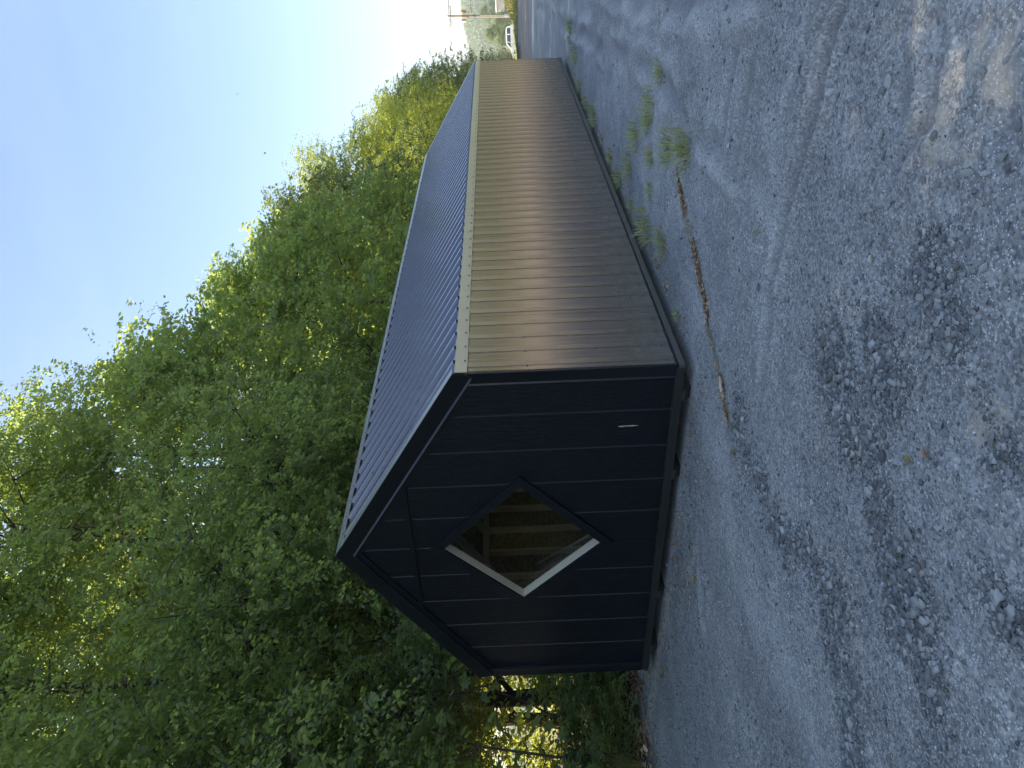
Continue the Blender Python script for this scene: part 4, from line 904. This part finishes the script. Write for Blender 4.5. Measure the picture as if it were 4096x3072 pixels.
def build_truck():
    o = thing('parked_truck', 'white vehicle with dark windows and black nose parked beyond the tall grass', 'truck', (118.3, 17.75, -2.12), (0, 0, R(99)))
    # local x forward, y left; the near side is local +y
    body = [(-2.35, .42), (-2.4, .75), (-2.38, 1.12), (-2.3, 1.17), (1.0, 1.17), (1.15, 1.14), (2.05, 1.03), (2.28, .9), (2.33, .62), (2.3, .42), (1.95, .36), (1.9, .55), (1.7, .74), (1.4, .78), (1.12, .68), (1.0, .45), (.95, .36), (-1.0, .36), (-1.05, .5), (-1.2, .7), (-1.5, .78), (-1.8, .7), (-1.95, .5), (-2.0, .36)]
    MB().prism(body, 'y', -.93, .93).obj('body', 'white_paint', o, bevel=.03)
    def cab(pts, y): return [(x, y(z), z) for x, z in pts]
    prof = [(-2.28, 1.16), (-2.2, 1.62), (-2.05, 1.86), (-1.6, 1.93), (.0, 1.92), (.3, 1.84), (1.12, 1.16)]
    yy = lambda z: .93 - .16 * max(0, (z - 1.16) / .77)
    n = len(prof); V = [(x, yy(z), z) for x, z in prof] + [(x, -yy(z), z) for x, z in prof]
    F = [tuple(range(n)), tuple(range(2 * n - 1, n - 1, -1))] + [(i, n + i, n + (i + 1) % n, (i + 1) % n) for i in range(n)]
    cabo = MB().add(V, F).obj('cab', 'white_paint', o, bevel=.03)
    for s in (1, -1):
        for q in ([(-2.02, 1.22), (-1.95, 1.74), (-1.72, 1.76), (-1.16, 1.76), (-1.16, 1.22)], [(-1.02, 1.22), (-1.02, 1.76), (-.12, 1.76), (.02, 1.22)], [(.1, 1.22), (0, 1.76), (.22, 1.73), (.85, 1.22)]):
            w = MB(); a = [(x, s * (yy(z) + .006), z) for x, z in q]; b = [(x, s * (yy(z) - .02), z) for x, z in q]; k = len(q)
            w.add(a + b, [tuple(range(k)), tuple(range(2 * k - 1, k - 1, -1))] + [(i, k + i, k + (i + 1) % k, (i + 1) % k) for i in range(k)]).obj('side_window', 'tinted_glass', cabo)
        MB().box((.72, s * .95, 1.14), (.92, s * 1.12, 1.34)).obj('mirror', 'white_paint', o, bevel=.03)
        MB().box((2.2, s * .55, .72), (2.345, s * .86, .88)).obj('headlight', 'galvanised', o, bevel=.02)
        for x in (-.55, .45): MB().box((x, s * .931, 1.02), (x + .2, s * .955, 1.06)).obj('door_handle', 'black_plastic', o)
        for x in (1.45, -1.5):
            t = MB().lathe([(.2, -.11), (.35, -.115), (.39, -.08), (.39, .08), (.35, .115), (.2, .11)], 20).obj('wheel', 'tyre_rubber', o, smooth=40, loc=(x, s * .8, .39), rot=(math.pi / 2, 0, 0))
            MB().lathe([(.05, -.09), (.23, -.1), (.23, .1), (.05, .09)], 14).obj('rim', 'galvanised', t, smooth=40)
    MB().prism([(1.14, 1.18), (.33, 1.83), (.3, 1.81), (1.1, 1.17)], 'y', -.74, .74).obj('windscreen', 'tinted_glass', cabo)
    MB().prism([(2.27, .38), (2.44, .4), (2.47, .62), (2.43, .95), (2.3, .98)], 'y', -.9, .9).obj('grille_guard', 'black_plastic', o, bevel=.02)
    MB().prism([(1.5, .34), (2.44, .34), (2.46, .5), (1.75, .5)], 'y', -.92, .94).obj('front_bumper', 'black_plastic', o, bevel=.02)
    MB().box((-2.5, -.9, .42), (-2.36, .9, .62)).obj('rear_bumper', 'black_plastic', o, bevel=.02)
build_truck()
def build_house():
    o = thing('raised_building', 'cream building with vertical board siding raised on posts, at the right picture edge', 'building', (193.2, 23.6, -2.6), (0, 0, R(-82)))
    # local x runs to picture right, local -y faces the camera
    MB().box((0, 0, 1.42), (14, 6, 3.35)).obj('wall', 'cream_siding', o)
    bt = MB().box((0, -.05, 1.42), (.05, -.001, 3.35)).mesh('batten', 'cream_siding')
    for k in range(44): link('batten', bt, o, loc=(.02 + k * .32, 0, 0))
    MB().prism([(-.3, 3.36), (6.3, 3.36), (6.3, 3.42), (3, 3.6), (-.3, 3.42)], 'x', -.25, 14.3).obj('roof', 'cream_siding', o)
    MB().box((-.05, -1.4, 1.28), (14, 0, 1.41)).obj('deck', 'pole_wood', o)
    for k in range(8): MB().box((.1 + k * 1.9, -1.35, 0), (.24 + k * 1.9, -1.22, 1.275)).obj('post', 'pole_wood', o)
build_house()
GB = 'trees across the road'
for x, y, h, w, kd, lab, bz in [(133, 18.9, .82, .72, 'far', 'dark round tree between the pole and the white vehicle', -2.1), (132, 22.8, .8, .6, 'far', 'dark bushy tree rising over the nose of the white vehicle', -2.0), (129, 25.4, .7, .6, 'far', 'tree behind the far end of the shed', -2.),
                                (160, 21.0, .55, .75, 'far', 'light shrub at the left end of the cream building', -2.2), (215, 27.0, 1.25, 1.3, 'far', 'pale tree rising behind the cream building', -2.4), (150, 27, .35, .9, 'far', 'low bush behind the white vehicle', -2.3)]:
    plant(kd, 'roadside_tree', lab, 'tree', x, y, h, w, GB, base=bz)
# hills with their woods
def hill_h(a):
    """ridge height by azimuth in degrees"""
    return np.interp(a, [-180, -120, -60, -20, 3, 6, 7, 8, 9.5, 11, 14, 20, 40, 90, 150, 180], [26, 20, 24, 34, 24, 21.5, 20.2, 20, 17, 14.5, 11.5, 10, 10, 14, 22, 26])
def hills():
    az = np.unique(np.concatenate([np.linspace(-180, 180, 181), np.linspace(-10, 24, 160)]))[:-1]; t = np.linspace(0, 1, 26)
    A, T = np.meshgrid(az, t); Q = 330 + 330 * T; x = CAM.x + Q * np.cos(np.radians(A)); y = CAM.y + Q * np.sin(np.radians(A))
    pr = np.where(T < .62, sstep(0, .62, T), 1 - .35 * sstep(.62, 1, T))
    z = -3 + (hill_h(A) + 1.5) * pr * (Q / 520) + (fbm(x * .03, y * .03, 4, 3) - .5) * 4 * pr + (fbm(x * .16, y * .16, 3, 6) - .5) * 4 * pr
    V = np.stack([x, y, z], -1).reshape(-1, 3); na, nt = len(az), len(t); i, j = np.meshgrid(np.arange(nt - 1), np.arange(na), indexing='ij'); j2 = (j + 1) % na
    F = np.stack([i * na + j, (i + 1) * na + j, (i + 1) * na + j2, i * na + j2], -1).reshape(-1, 4)
    link('hills', mesh_np('hills', V, F.ravel(), np.arange(len(F)) * 4, 'hill_green', smooth=True), kind='structure')
    g = np.random.default_rng(5); nc = 2600; a = g.uniform(2, 17, nc); tt = g.random(nc) ** .8 * .68; q = 330 + 330 * tt
    cx = CAM.x + q * np.cos(np.radians(a)); cyy = CAM.y + q * np.sin(np.radians(a)); p = sstep(0, .62, tt); p = np.where(tt < .62, p, 1 - .35 * sstep(.62, 1, tt))
    cz = -2.2 + (hill_h(a) + 1.5) * p * (q / 520); nl = 46; n = nc * nl; ci = np.repeat(np.arange(nc), nl); rs = g.uniform(1.6, 3.4, nc)
    dv = nrmz(g.normal(0, 1, (n, 3))) * (g.random(n) ** .4)[:, None] * np.array([1, 1, .95]); dv[:, 2] = np.abs(dv[:, 2]) * 1.3 - .3
    pos = np.stack([cx, cyy, cz], -1)[ci] + dv * rs[ci][:, None]; d = g.normal(0, 1, (n, 3)); nr = dv + g.normal(0, .5, (n, 3))
    link('distant_woods', leaves_mesh('distant_woods', 'far_leaf', pos, d, nr, g.uniform(.8, 1.5, n), np.clip(.7 * g.random(nc)[ci] + .25 * g.random(n), 0, .95), RHOMB), label='hazy green woods covering the far hillside', cat='woods', kind='stuff')
hills()
# ------------------------------------------------------------------ haze in the valley air
def haze():
    k = NM('haze_air'); k.t.nodes.remove(k.b); v = k.n('VolumePrincipled'); v.inputs['Color'].default_value = (.86, .92, 1, 1); v.inputs['Density'].default_value = .0007; v.inputs['Anisotropy'].default_value = 0
    k.l(v.outputs[0], k.out.inputs['Volume'])
    MB().box((-720, -720, -9), (720, 720, 44)).obj('haze', 'haze_air', label='thin pale haze filling the valley air', cat='haze', kind='stuff')
haze()
